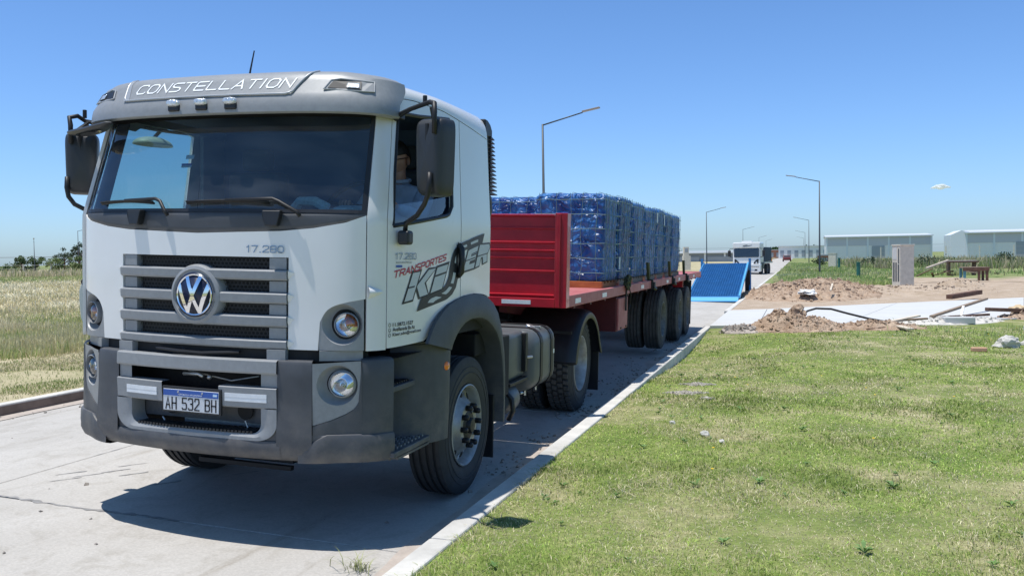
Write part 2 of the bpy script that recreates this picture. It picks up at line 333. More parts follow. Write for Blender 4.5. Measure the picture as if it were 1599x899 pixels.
# windscreen
b = B(); cols(b, cab, -1.045, 1.045, 40, 1.952, 2.56, 12, -.006); ws = b.build('windscreen', GLASSW, truck, smooth=True)
b = B()
cols(b, cab, -1.05, 1.05, 40, 1.952, 1.972, 1, -.003); cols(b, cab, -1.05, 1.05, 40, 2.525, 2.56, 1, -.003)
for sg in (1, -1): cols(b, lambda s, z, o=0: cab(s*sg, z, o), 1.018, 1.05, 3, 1.972, 2.525, 12, -.003)
b.build('windscreen_seal', BLACKP, ws)
for (s0, s1, z0) in ((-.175,-.115,2.275),(-.197,-.12,2.222)):
    b = B(); cols(b, cab, s0, s1, 2, z0, z0+.026, 1, -.010); st = b.build('sticker', PAPER, ws)
b = B(); cols(b, cab, -.197, -.12, 2, 2.236, 2.248, 1, -.0085); b.build('sticker', BLUEV, ws)
b = B(); cols(b, cab, -.99, -.955, 2, 2.30, 2.39, 2, -.010); b.build('sticker', LBLUE, ws)
# wipers
for s0, s1, sa in ((-.80,-.33,-.20),(-.08,.47,.67)):
    w = B(); w.tube([cab(s0+(s1-s0)*t, 2.002+.012*math.sin(t*PI), .012) for t in np.linspace(0,1,8)], .008, 6)
    w.tube([cab(s0+(s1-s0)*t, 2.012+.008*math.sin(t*PI), .024) for t in np.linspace(0,1,8)], .006, 6)
    w.tube([cab(s0+(s1-s0)*.5, 2.02, .03), cab(s1+.02, 2.03, .03), cab(s1+.06, 2.015, .03), cab(sa-.02, 1.955, .03), cab(sa, 1.93, .02)], .011, 6)
    w.build('wiper', BLKM, truck, smooth=True)
for s in (-.455, .50):
    w = B(); w.prism([(s-.056,1.962),(s+.056,1.962),(s+.052,1.93),(s+.040,1.872),(s-.034,1.872),(s-.050,1.93)], lambda a, c: cab(a, c, .002), lambda a, c: cab(a, c, .045))
    w.build('washer_cover', BLACKP, truck, bev=.006)
# ---- grille
gr = B()
for z0, z1 in ((1.558,1.618),(1.423,1.485),(1.288,1.352),(1.160,1.212)):
    for s0, s1 in ((-.592, .590),):
        n = 24
        prof = [(z1+.004,-.03),(z1,.012),(z1-.008,.022),(z0+.01,.020),(z0,.010),(z0-.002,-.03)]
        gg = B(); gg.add([cab(s0+(s1-s0)*i/n, z, o) for i in range(n+1) for z, o in prof], [(i*6+j, (i+1)*6+j, (i+1)*6+j+1, i*6+j+1) for i in range(n) for j in range(5)]+[tuple(range(6)), tuple(n*6+j for j in range(6))[::-1]])
        gs = gg.build('grille_slat', GREYP, truck); smooth_auto(gs)
for sg in (1, -1):
    for z0, z1 in ((1.622,1.690),(1.489,1.554),(1.356,1.419),(1.216,1.284)):
        g2 = B(); g2.prism([(.475*sg,z0),(.580*sg,z0),(.580*sg,z1),(.475*sg,z1)], lambda a, c: cab(a, c, -.05), lambda a, c: cab(a, c, -.004))
        g2.build('grille_end_block', GREYP, truck, bev=.003)
g3 = B(); cols(g3, cab, -.475, .475, 12, 1.165, 1.692, 1, -.07); g3.build('radiator_screen', PITCH, truck)
hx = B(); R = .0150; dx = R*math.sqrt(3); rows = int((1.69-1.17)/(R*1.5))
for j in range(rows):
    for i in range(int(.95/dx)):
        cx = -.468+dx*(i+.5+(j % 2)*.5); cz = 1.178+R*1.5*j
        if abs(cx) > .47: continue
        o = [(cx+R*math.sin(PI/3*k), cz+R*math.cos(PI/3*k)*.86) for k in range(6)]; q = [(cx+R*.80*math.sin(PI/3*k), cz+R*.76*math.cos(PI/3*k)*.86) for k in range(6)]
        hx.add([cab(a, c, -.03) for a, c in o]+[cab(a, c, -.03) for a, c in q], [(k,(k+1)%6,6+(k+1)%6,6+k) for k in range(6)])
tag(hx.build('honeycomb_mesh', BLACKP, truck), kind='stuff')
# emblem
C0 = Vector((0, -.056, 1.462)); em = B()
em.lathe([(0,.184),(.05,.180),(.070,.170),(.078,.152),(.062,.140),(.06,0)], C0+Vector((0,.03,0)), (0,-1,0), 48)
eo = em.build('emblem_surround', GREYP, truck); smooth_auto(eo)
em = B(); em.lathe([(.078,.132),(.083,.0)], C0+Vector((0,.03,0)), (0,-1,0), 48); em.build('emblem_back', NAVY, eo, smooth=True)
em = B(); em.ring([(.080,.131),(.094,.130),(.1,.122),(.094,.113),(.080,.112)], C0+Vector((0,.03,0)), (0,-1,0), 48)
yE = C0.y+.03-.096; r0 = .118
def bar(bb, p, q, w):
    p = Vector(p); q = Vector(q); d = (q-p).normalized(); n = Vector((-d.y, d.x))*w/2
    po = [p+n, q+n, q-n, p-n]; m0 = [(a.x*r0, a.y*r0) for a in po]; mi = [((a.x*.55+((p+q)/2).x*.0+a.x*.45)*r0, a.y*r0) for a in po]
    bb.prism(m0, lambda a, c: (C0.x+a, yE+.022, C0.z+c), lambda a, c: (C0.x+a, yE-.002, C0.z+c))
for sg in (1, -1):
    bar(em, (.385*sg,.93), (0,.03), .20) if False else None
    P = lambda L: [(x*sg*r0, y*r0) for x, y in L]
    for L in ([(.30,.94),(.50,.88),(.10,-.04),(0,-.04),(0,.22)], [(.80,.58),(.95,.34),(.44,-.92),(.27,-.92),(0,-.30),(0,-.07),(.10,-.07),(.35,-.62)]):
        em.prism(P(L), lambda a, c: (C0.x+a, yE+.022, C0.z+c), lambda a, c: (C0.x+a, yE-.002, C0.z+c))
co = em.build('chrome_emblem', CHROME, eo)
bm = bmesh.new(); bm.from_mesh(co.data); bmesh.ops.triangulate(bm, faces=[f for f in bm.faces if len(f.verts) > 4]); bmesh.ops.subdivide_edges(bm, edges=[e for e in bm.edges if e.calc_length() > .02], cuts=3, use_grid_fill=True)
for v in bm.verts:
    d = v.co.z-C0.z; r2 = d*d+v.co.x**2; v.co.y += 1.25*r2
    if r2 < .0001: pass
bm.to_mesh(co.data); bm.free(); smooth_auto(co, 40)
# model number, front and door
fm = lambda s0, s1, z0, off=.004, slope=0: (lambda u, v: cab(s0+(s1-s0)*u, z0+v+slope*u, off))
stext('model_number', '17.280', CHRL, truck, fm(.336,.566,1.72,.008), .036, .036, .012, .0065)
# ---- headlamps (upper) and their grey panels
def lamp(parent, fn, c, r, depth=.05, nrm=None):
    p = Vector(fn(c[0], c[1], 0)); q = Vector(fn(c[0], c[1], .1)); n = (q-p).normalized()
    if nrm is not None: n = Vector(nrm).normalized()
    bb = B(); bb.ring([(-depth,r*1.0),(-depth+.03,r*1.0),(-depth+.034,r*.93),(-depth,r*.93)], p, n, 32)
    h = bb.build('headlight', GREYP, parent, smooth=False)
    bb = B(); bb.lathe([(-depth,r*.93),(-depth+.018,r*.80),(-depth+.03,r*.5),(-depth+.034,0)], p, n, 32); bb.build('lens', GLASSL, h, smooth=True)
    bb = B(); bb.lathe([(-depth-.005,r*.93),(-depth-.02,r*.8),(-depth-.045,r*.45),(-depth-.05,0)][::-1], p, n, 32); bb.build('reflector', CLEAR, h, smooth=True)
    bb = B(); bb.lathe([(-depth-.03,r*.22),(-depth+.0,r*.22),(-depth+.008,0)], p+Vector((0,0,-r*.1)), n, 16); bb.build('bulb_shield', CHROME, h, smooth=True)
    return h, p, n
GLASSL = glassmat('lamp_lens_glass', (.93,.95,.96), .10)
for sg in (1, -1):
    f = lambda s, z, off=0: cab(sg*s, z, off)
    hp = B(); c = (.915,1.312); ring_patch(hp, f, HP, c, .118, -.003, 64, 6)
    n_ = 40; cc = (.937,1.310)                          # bowl from the rim of the recess down to the lamp
    rows = []
    for k in range(n_):
        a = 2*PI*k/n_
        for q in range(5):
            t = q/4; rr = .118*(1-t)+.076*t; cx = c[0]*(1-t)+cc[0]*t; cz = c[1]*(1-t)+cc[1]*t; rows.append(f(cx+rr*math.cos(a), cz+rr*math.sin(a), -.003-.055*math.sin(t*PI/2)))
    hp.add(rows, [(k*5+q, ((k+1)%n_)*5+q, ((k+1)%n_)*5+q+1, k*5+q+1) for k in range(n_) for q in range(4)])
    ho = hp.build('headlight_panel', GREYP, truck, merge=.0004); smooth_auto(ho, 30)
    # lamps face forward and slightly outward
    h, p, n = lamp(truck, f, cc, .071, .045, (.35*sg,-1,0))
    bb = B(); bb.lathe([(-.055,.022),(-.03,.02),(-.022,0)], p+Vector((.012*sg,0,.012)), n, 12); bb.build('bulb_amber', AMBER, h, smooth=True)
# ---- doors
ARCH = pl([(1.19,1.165),(1.405,1.172),(1.588,1.178),(1.70,1.25),(1.85,1.335),(2.0,1.385),(2.15,1.425),(2.35,1.445),(2.55,1.43),(2.70,1.40)])
WB = pl([(1.235,1.879),(1.886,1.966),(1.93,1.985),(1.966,2.035)]); WT = pl([(1.235,2.541),(1.26,2.572),(1.318,2.589),(1.504,2.597),(1.93,2.632),(1.97,2.60)])
RF = pl([(1.19,2.655),(1.241,2.667),(1.444,2.678),(1.83,2.666),(2.1,2.636),(2.642,2.572),(2.7,2.565)])
for sg in (1, -1):
    f = lambda s, z, off=0: cab(sg*s, z, off)
    wa, wb = (1.237, 1.966) if sg > 0 else (1.27, 2.22); dw_ = 2.10 if sg > 0 else 2.36; WB_ = WB if sg > 0 else (lambda s: WB(s-.2)); WT_ = WT if sg > 0 else (lambda s: min(WT(s-.2), RF(s)-.03))
    d = B()
    cols(d, f, 1.195, wa, 3, ARCH, RF, 34)
    cols(d, f, wa, wb, 26, ARCH, WB_, 16); cols(d, f, wa, wb, 26, WT_, RF, 3)
    cols(d, f, wb, dw_, 5, ARCH, RF, 34)
    do = d.build('door', WHITE, truck, merge=.0003, solid=.025); smooth_auto(do)
    fr = B(); kx = (wb-wa)/(1.966-1.237)
    loop = [(1.24+ (1.962-1.24)*t, WB(1.24+(1.962-1.24)*t)+.008) for t in np.linspace(0,1,16)]+[(1.964,2.2),(1.966,2.45),(1.966,2.59)]+[(1.93-(1.93-1.25)*t, WT(1.93-(1.93-1.25)*t)-.008) for t in np.linspace(0,1,14)]+[(1.237,2.2)]
    loop = [(wa+(s-1.237)*kx, z) for s, z in loop]; loop = [(wa+(s-1.237)*kx, z) for s, z in loop]; fr.tube([f(s, z, -.004) for s, z in loop]+[f(*loop[0], -.004)], .013, 6); fr.build('window_seal', BLACKP, do)
    g = B(); cols(g, f, wa+.008, wb-.006, 10, lambda s: WB_(s), lambda s: (min(WB(s)+.13, WT(s)) if sg > 0 else WT_(s)), 4, -.022); g.build('door_glass', GLASSD, do, smooth=True)
    r = B(); cols(r, f, dw_+.012, LS, 14, ARCH, RF, 30); ro = r.build('rear_side_panel', WHITE, truck, solid=.02); smooth_auto(ro)
    gp = B(); cols(gp, f, dw_-.002, dw_+.014, 1, ARCH, RF, 12, -.02); gp.build('door_gap', PITCH, do)
    hd = B(); hd.tube([f(2.052,1.575,.005), f(2.048,1.60,.028), f(2.050,1.68,.034), f(2.052,1.76,.028), f(2.055,1.785,.005)], [.022,.024,.020,.024,.022], 8); hd.build('door_handle', BLACKP, do, smooth=True)
    hb = B(); ring_patch(hb, f, [(2.052+.042*math.cos(a)*(1-.2*math.sin(a)**2), 1.68+.125*math.sin(a)) for a in np.linspace(0,2*PI,24,endpoint=False)], (2.052,1.68), .001, .007, 24, 2); hb.build('handle_recess', BLACKP, do)
# ---- roof
rf = B(); ss = np.linspace(-LS, LS, 90); rows = []; prof = [(0,0,-.02),(0,.0,0),(.035,.0,0),(.08,.010,0),(.115,.028,0),(.145,.062,0),(.163,.11,0),(.180,.20,0),(.200,.40,0),(.21,.70,0),(.21,1.12,0)]
for s in ss:
    for i, (dz, ins, o) in enumerate(prof):
        z0 = RF(abs(s))+.006 if abs(s) > 1.19 else 2.60
        zb = z0+(dz*(2.80-z0)/.20)
        x, y, z = cab(s, min(zb, 2.75), o); k = 1-ins/1.14
        cy = min(max(y, .55), 1.5)
        rows.append((x*k, min(.95+(y-.95)*(1-ins*ins/1.3), 1.738-ins*.55), zb))
m_ = len(prof); rf.add(rows, [(i*m_+j, (i+1)*m_+j, (i+1)*m_+j+1, i*m_+j+1) for i in range(len(ss)-1) for j in range(m_-1)])
smooth_auto(rf.build('roof', WHITE, truck), 50)
bk = B(); cols(bk, cab, 0, 0, 1, 1.2, 2.7, 1)
bk = B(); bk.prism([(-1.19,1.18),(1.19,1.18),(1.155,2.60),(1.12,2.70),(1.0,2.77),(.5,2.80),(-.5,2.80),(-1.0,2.77),(-1.12,2.70),(-1.155,2.60)], lambda a, c: (a, 1.715, c), lambda a, c: (a, 1.74, c)); bk.build('rear_wall', WHITE, truck, bev=.01)
an = B(); an.tube([(-.06,.5,2.78),(-.055,.52,2.90),(-.04,.54,3.03)], [.010,.006,.004], 6); an.build('antenna', BLKM, truck)
# ---- visor
VP0 = [(0,-.035),(.3,-.025),(.56,.0),(.8,.055),(.93,.11),(1.01,.165),(1.06,.225),(1.09,.30),(1.10,.38),(1.105,.48),(1.108,.56)]
VP1 = [(0,.085),(.3,.095),(.56,.115),(.78,.165),(.89,.215),(.965,.27),(1.01,.32),(1.04,.38),(1.055,.45),(1.07,.53),(1.075,.60)]
vis, LV = surface(VP0, VP1, 2.60, 2.78)
def visf(s, q, off=0):                                  # q: 0 bottom lip .. 1 crown .. >1 over the roof
    pr = [(0,2.530,-.05),(.04,2.527,-.005),(.10,2.535,.004),(.35,2.61,0),(.7,2.70,0),(.9,2.752,0),(1.0,2.776,-.012),(1.1,2.793,-.045),(1.25,2.803,-.11),(1.5,2.806,-.3)]
    qs = [p[0] for p in pr]; z = float(np.interp(q, qs, [p[1] for p in pr])); o = float(np.interp(q, qs, [p[2] for p in pr]))
    x, y, z2 = vis(s, z, o+off)
    return (x, y, z-.02*max(0, (abs(x)-.8)/.3)*(1 if q > .9 else 0))
LVE = LV-.12
v = B(); nv = 60; qs = [0,.04,.10,.2,.35,.5,.7,.8,.9,.95,1.0,1.05,1.1,1.17,1.25,1.5]
rows = []
for i in range(nv+1):
    u = -1+2*i/nv
    for q in qs:
        L = LVE-.11+(.03 if q < .3 else .03+.085*min(1, (q-.3)/.35)-.05*max(0, min(1, (q-.85)/.3)))
        rows.append(visf(u*L, q))
m_ = len(qs); v.add(rows, [(i*m_+j, (i+1)*m_+j, (i+1)*m_+j+1, i*m_+j+1) for i in range(nv) for j in range(m_-1)])
vo = v.build('sun_visor', GREYP, truck, solid=.015); smooth_auto(vo, 50)
v = B(); cols(v, cab, -1.1, 1.1, 30, 2.53, 2.62, 1, .0)
def zq(z): return float(np.interp(z, [2.535,2.61,2.70,2.752,2.776,2.793], [.1,.35,.7,.9,1.0,1.1]))
vz = lambda s, z, off=0: visf(s, zq(z), off)
# raised name panel with a bright rim
rim = []
pan = B(); L0, L1, Lb0, Lb1 = -.685, .68, -.63, .575
def pf(u, w, off):
    q = .46+(1.12-.46)*w; a = (Lb0+(L0-Lb0)*w); c = Lb1+(L1-Lb1)*w**1.5; return visf(a+(c-a)*u, q, off)
for i in range(30):
    pass
pan.grid(lambda u, w: pf(u, w, .010), 30, 8); pan.build('name_panel', GREYP, truck, smooth=True)
pr_ = B()
n = 40; edge = [(0, 1-t) for t in np.linspace(0,.9,8)]+[(t, 0.0) for t in np.linspace(.02,.97,20)]+[(1, t) for t in np.linspace(.08,1,10)]
pr_.tube([pf(u, w, .007) for u, w in edge], .0075, 6); pr_.build('name_panel_rim', SILV, truck, smooth=True)
b2 = B(); b2.grid(lambda u, w: visf(Lb0+(L0-Lb0)*w-.002+.055*u*(1-.35*w), .46+.66*w, .0125), 2, 8); b2.build('name_panel_strip', SILV, truck, smooth=True)
stext('lettering', 'CONSTELLATION', DECALW, truck, lambda u, h: visf(-.545+1.10*u+h*.30, .62+h*3.5, .0135), .066, .062, .021, .0095)
# marker lamps
for x in (-.2, 0, .2):
    ml = B(); p = Vector(visf(x, .27, .0)); 
    ml.box(p+Vector((0,-.004,-.012)), (.080,.02,.045)); mo = ml.build('marker_lamp', BLACKP, truck, bev=.008)
    ml = B(); ml.grid(lambda u, w: tuple(p+Vector((.046*math.copysign(abs(math.cos(2*PI*u))**.7,math.cos(2*PI*u))*math.cos(w*PI/2)**.5, -.010-.024*math.sin(w*PI/2), .014+.021*math.copysign(abs(math.sin(2*PI*u))**.7,math.sin(2*PI*u))*math.cos(w*PI/2)**.5))), 20, 6); ml.build('lens', CLEAR, mo, smooth=True)
for sg in (1, -1):                                      # air inlets in the visor ends
    Q = [(.762,.575),(.795,.80),(.85,.84),(1.06,.80),(1.065,.55),(1.0,.545)]
    q2 = [(.785,.61),(.81,.78),(.855,.805),(.985,.785),(.985,.595)]
    fr = B(); fr.prism([(sg*a, c) for a, c in Q], lambda a, c: visf(a, c, -.01), lambda a, c: visf(a, c, .007)); io = fr.build('air_inlet', GREYP, truck, bev=.004)
    fr = B(); lp = [visf(sg*a, c, .008) for a, c in Q]; fr.tube(lp+[lp[0]], .004, 5); fr.build('inlet_rim', SILV, io)
    fr = B(); fr.prism([(sg*a, c) for a, c in q2], lambda a, c: visf(a, c, 0), lambda a, c: visf(a, c, .0085)); fr.build('inlet_opening', BLACKP, io)
    fr = B(); fr.prism([(sg*a, c) for a, c in ((.90,.62),(.90,.74),(.975,.74),(.975,.62))], lambda a, c: visf(a, c, .004), lambda a, c: visf(a, c, .012)); fr.build('inlet_lamp', CLEAR, io, bev=.003)
# ---- lettering on the door side
txf = lambda s0, z0, s1, z1, off=.0035: (lambda u, h: cab(s0+(s1-s0)*u, z0+(z1-z0)*u+h, off))
stext('lettering', '17.280', CHRL, truck, txf(1.257,1.692,1.468,1.692,.006), .034, .034, .012, .0065)
text('lettering', 'ADVANTECH', DECAL, truck, txf(1.262,1.667,1.42,1.667), h=.010)
q = B(); fill_poly(q, cab, [(1.264,1.642),(1.322,1.642),(1.322,1.656),(1.264,1.656)], .004); q.build('badge_strip', BLUEV, truck)
stext('lettering', 'TRANSPORTES', DECALR, truck, lambda u, h: cab(1.243+.615*u+h*.30, 1.581+.103*u+h, .0035), .042, .038, .015, .0085)
text('lettering', '11.5872.1527', DECAL, truck, txf(1.24,1.291,1.444,1.294), h=.022, bold=.02)
text('lettering', 'Avellaneda Bs As', DECAL, truck, txf(1.24,1.262,1.461,1.265), h=.023, bold=.02)
text('lettering', 'Kiser.adm@gmail.com', DECAL, truck, txf(1.24,1.228,1.537,1.236), h=.026, bold=.02)
for z in (1.302,1.271,1.241):
    q = B(); q.tube([cab(1.215+.008*math.cos(a), z+.011*math.sin(a), .003) for a in np.linspace(0,2*PI,13)], .0014, 4); q.build('contact_icon', DECAL, truck)
q = B()
# KISER letters: outlined slanted polygons in logo space (a along, c up), sheared onto the door
_zb = pl([(1.35,1.433),(1.6,1.468),(1.83,1.502),(2.15,1.608),(2.365,1.628),(2.70,1.685)]); _zt = pl([(1.44,1.606),(1.70,1.630),(1.889,1.655),(2.15,1.735),(2.30,1.758),(2.45,1.788),(2.70,1.80)])
def lg(a, c):
    k = c/.185; sb = 1.345+a; zb, zt = _zb(sb), _zt(sb+.09); return (sb+.09*k, zb+(zt-zb)*k)
def letter(poly, inner=True):
    return [lg(a, c) for a, c in poly]
def grow(poly, d):
    n = len(poly); A = sum(poly[i][0]*poly[(i+1)%n][1]-poly[(i+1)%n][0]*poly[i][1] for i in range(n)); sgn = 1 if A > 0 else -1; out = []
    for i in range(n):
        p, c, e = Vector(poly[i-1]), Vector(poly[i]), Vector(poly[(i+1)%n]); a = (c-p).normalized(); g = (e-c).normalized()
        na = Vector((a.y,-a.x))*sgn; ng = Vector((g.y,-g.x))*sgn; m = (na+ng); m = m/max(.5, m.length**2/2) if m.length > .01 else na
        out.append(tuple(c+m*d))
    return out
LET = [[(0,0),(0,.185),(.085,.185),(.085,0)],
       [(.098,.0925),(.19,.185),(.285,.185),(.18,.095),(.27,0),(.17,0),(.098,.08)],
       [(.305,0),(.305,.115),(.46,.115),(.46,0)], [(.305,.13),(.305,.185),(.46,.185),(.46,.13)],
       [(.80,0),(.80,.185),(.99,.185),(.99,.14),(.88,.14),(.88,.115),(.98,.115),(.98,.075),(.88,.075),(.88,.045),(.99,.045),(.99,0)],
       [(1.02,0),(1.02,.185),(1.22,.185),(1.25,.15),(1.22,.08),(1.26,0),(1.18,0),(1.14,.07),(1.10,.07),(1.10,0)]]
for i, L in enumerate(LET):
    o_ = B(); fill_poly(o_, cab, [lg(a, c) for a, c in grow(L, .0155)], .003); lo = o_.build('logo_letter', DECAL, truck)
    o_ = B(); fill_poly(o_, cab, [lg(a, c) for a, c in L], .0042); o_.build('letter_fill', DECALS, lo)
    o_ = B(); fill_poly(o_, cab, [lg(a, c) for a, c in [(L[0][0],.085),(L[0][0],.095),(max(x for x,_ in L)-.02,.095),(max(x for x,_ in L)-.02,.085)]], .005)
    if i not in (2,3,1): o_.build('letter_line', DECAL, lo)
road_s = [(1.481,1.368),(1.535,1.452),(1.66,1.468),(1.787,1.49),(1.86,1.52),(1.905,1.57),(1.925,1.64),(1.955,1.71),(2.0,1.76),(2.07,1.79),(2.20,1.815),(2.36,1.845),(2.544,1.873),(2.50,1.797),(2.33,1.775),(2.147,1.745),(2.10,1.72),(2.075,1.66),(2.06,1.58),(2.02,1.50),(1.96,1.455),(1.875,1.424),(1.70,1.40)]
ra, rb = road_s[:13], road_s[13:][::-1]
def rr(t, w):
    def at(L):
        x = t*(len(L)-1); i = min(int(x), len(L)-2); f_ = x-i; return (L[i][0]*(1-f_)+L[i+1][0]*f_, L[i][1]*(1-f_)+L[i+1][1]*f_)
    A, Bb = at(ra), at(rb); return (A[0]*(1-w)+Bb[0]*w, A[1]*(1-w)+Bb[1]*w)
q = B(); q.grid(lambda u, w: cab(*rr(u, w), .0055), 40, 3); q.build('logo_road', DECAL, truck)
for t0, t1 in ((.05,.14),(.2,.32),(.36,.46),(.54,.62),(.72,.82),(.86,.94)): q = B(); q.grid(lambda u, w: cab(*rr(t0+(t1-t0)*u, .36+.28*w), .0068), 4, 1); q.build('logo_road_marking', DECALS, truck)
# ---- bumper
BP0 = [(0,-.125),(.3,-.112),(.6,-.075),(.76,-.035),(.9,.045),(1.0,.10),(1.065,.152),(1.105,.20),(1.13,.245)]
BP1 = [(0,-.135),(.3,-.122),(.6,-.085),(.76,-.045),(.9,.037),(1.0,.092),(1.07,.147),(1.112,.197),(1.138,.245)]
bum, LB = surface(BP0, BP1, .6, 1.1)
ZL = pl([(-1.4,.50),(-.75,.515),(0,.505),(.75,.515),(1.4,.50)])
def brow(b, s0, s1, n, prof, fn=bum):                    # prof of (z or callable, off)
    m = len(prof)
    vs = [fn(s0+(s1-s0)*i/n, z(s0+(s1-s0)*i/n) if callable(z) else z, o(s0+(s1-s0)*i/n) if callable(o) else o) for i in range(n+1) for z, o in prof]
    return b.add(vs, [(i*m+j, (i+1)*m+j, (i+1)*m+j+1, i*m+j+1) for i in range(n) for j in range(m-1)])
FP = [(.772,.73),(.772,1.088),(1.046,1.102),(1.043,.90),(1.03,.855),(1.005,.822),(.96,.795),(.88,.762)]
FPb = pl([(.772,.73),(.88,.762),(.96,.795),(1.005,.822),(1.03,.855),(1.043,.92),(1.048,1.10)])
LR = lambda a: (lambda s: .010+(a-.010)*min(1, max(0, (abs(s)-.70)/.10)))
bb = B()
TOPP = [(1.098,-.14),(1.102,-.03),(1.096,-.008),(1.08,.0)]
for sg in (1, -1):
    f = lambda s, z, off=0, sg=sg: bum(sg*s, z, off)
    brow(bb, .565, .770, 8, TOPP+[(1.0,.004),(.9,.006),(.8,.012),(.7,.02),(.62,.022),(.56,.012),(.525,-.01),(.51,-.05),(.51,-.2)], f)
    brow(bb, 1.050, LB, 12, [(1.112,-.14),(1.114,-.03),(1.106,-.008),(1.09,0),(1.0,.004),(.9,.006),(.8,.008),(.72,.010),(.675,.010),(.672,.020),(.66,.026),(.6,.030),(.54,.024),(.51,.010),(.503,-.02),(.503,-.2)], f)
    brow(bb, .773, 1.050, 16, [(lambda s: FPb(s)-.003,-.03),(lambda s: FPb(s)-.003,.008),(lambda s: .70+(FPb(s)-.70)*.5,.010),(.675,.010)], f)
    LIP = lambda s: .56+.115*min(1, max(0, (s-.69)/.16))**.7
    brow(bb, .690, 1.050, 20, [(lambda s: .676,.010),(lambda s: LIP(s)+.003,.012),(LIP,LR(.022)),(lambda s: LIP(s)-.018,LR(.028)),(.58,LR(.031)),(.54,LR(.026)),(.512,.012),(.503,-.02),(.503,-.2)], f)
    brow(bb, 1.050, 1.052, 1, [(1.105,-.03),(1.105,0),(.85,0)], f)
brow(bb, -.586, .586, 24, [(.628,-.04),(.630,.012),(.60,.022),(.56,.014),(.525,-.008),(.51,-.05),(.51,-.2)])
smooth_auto(bb.build('bumper', DARKP, truck), 40)
for sg in (1, -1): bq = B(); bq.prism([(sg*.40,.60),(sg*.585,.60),(sg*.585,.80),(sg*.545,.80),(sg*.53,.70),(sg*.47,.645),(sg*.40,.64)], lambda a, c: bum(a, c, -.03), lambda a, c: bum(a, c, .004)); bq.build('bumper_corner_fill', DARKP, truck)
# side caps of the bumper (the end that faces the step)
bf = B()
FRO, FRI = .566, .462
brow(bf, -FRO, FRO, 24, [(1.085,-.14),(1.100,-.05),(1.101,.0),(1.094,.014),(1.03,.018),(1.02,.012),(1.016,-.06)])
for sg in (1, -1):
    f = lambda s, z, off=0: bum(sg*s, z, off)
    brow(bf, FRI, FRO, 3, [(1.018,-.03),(1.018,-.004),(.943,-.004),(.943,-.03)], f)
    brow(bf, .20, FRO, 10, [(.940,-.06),(.941,.010),(.936,.018),(.825,.014),(.818,.006),(.817,-.05)], f)
    f2 = B()
    # U frame: curved inner and outer outline
    n = 26; rows = []
    for i in range(n+1):
        t = i/n
        if t < .4: zz = .818-(.818-.73)*t/.4; so_, si, zo, zi = FRO, FRI, zz, zz
        else:
            a = (t-.4)/.6*PI/2; so_ = FRO-.13+.13*math.cos(a); zo = .73-.10*math.sin(a); si = FRI-.06+.06*math.cos(a); zi = .73-.062*math.sin(a)
        rows += [bum(sg*si, zi, -.10), bum(sg*si, zi, .0), bum(sg*(si*.5+so_*.5), zi*.5+zo*.5, .018), bum(sg*so_, zo, .018), bum(sg*so_, zo, -.01)]
    rows += [bum(0, .668, -.10), bum(0, .668, 0), bum(0, .65, .012), bum(0, .63, .014), bum(0, .63, -.01)]
    bf.add(rows, [(i*5+j, (i+1)*5+j, (i+1)*5+j+1, i*5+j+1) for i in range(n+1) for j in range(4)])
smooth_auto(bf.build('bumper_frame', GREYP, truck, merge=.0003), 32)
st = B()
for k in range(34):
    s = -.40+.80*k/33; st.prism([(s-.008,.668),(s+.008,.668),(s+.008,.682),(s-.008,.682)], lambda a, c: bum(a, c, -.10), lambda a, c: bum(a, c, .004))
st.build('step_tread', BLACKP, truck)
# hollow behind the bumper with cross member
hb = B(); brow(hb, -.9, .9, 10, [(1.14,-.20),(.50,-.30)]); hb.build('bumper_cavity', PITCH, truck)
cm = B(); cm.prism([(-.47,.70),(.47,.70),(.47,.83),(-.47,.83)], lambda a, c: bum(a, c, -.13), lambda a, c: bum(a, c, -.11)); cmo = cm.build('cross_member', DARKP, truck)
for x in (-.24, .30):
    cm = B(); cm.lathe([(0,.052),(.006,.052)], Vector(bum(x, .775, -.112)), (0,-1,0), 24); cm.build('tow_hole', PITCH, cmo)
hs = B(); hs.tube([bum(-.1,.985,-.06), bum(.02,.99,-.05), bum(.05,.975,-.05)], .012, 6); hs.tube([bum(-.1,1.0,-.10), bum(.2,.95,-.12), bum(.4,.99,-.1)], .006, 5); hs.tube([bum(.09,.975,-.06), bum(.10,.975,-.04)], .014, 8)
hs.build('latch', STEEL, truck, smooth=True)
hs = B(); hs.tube([bum(-.30,.70,-.09), bum(-.27,.665,-.09)], .006); hs.tube([bum(.31,.72,-.09), bum(.33,.67,-.09)], .006); hs.prism([(-.2,.665),(.42,.665),(.42,.695),(-.2,.695)], lambda a, c: bum(a, c, -.19), lambda a, c: bum(a, c, -.17)); hs.build('lower_brace', STEEL, truck)
# strip between cab and bumper
gp = B(); brow(gp, -1.1, 1.1, 24, [(1.165,-.075),(1.09,-.07)]); gp.build('gap_panel', PITCH, truck)
for sg in (1, -1):
    for s0, s1 in ((.485,.60),(.81,1.06)):
        q = B(); q.prism([(sg*s0,1.10),(sg*s1,1.10),(sg*s1,1.158),(sg*s0,1.158)], lambda a, c: bum(a, c, -.09), lambda a, c: bum(a, c, -.03)); q.build('bumper_bracket', GREYP, truck)
q = B(); q.tube([bum(-.3,1.13,-.05), bum(-.1,1.125,-.02), bum(.05,1.12,-.03), bum(.3,1.135,-.05)], .010, 6); q.tube([bum(-.1,1.14,-.05), bum(-.07,1.115,-.05)], .006, 5); q.build('hood_cable', BLKM, truck)
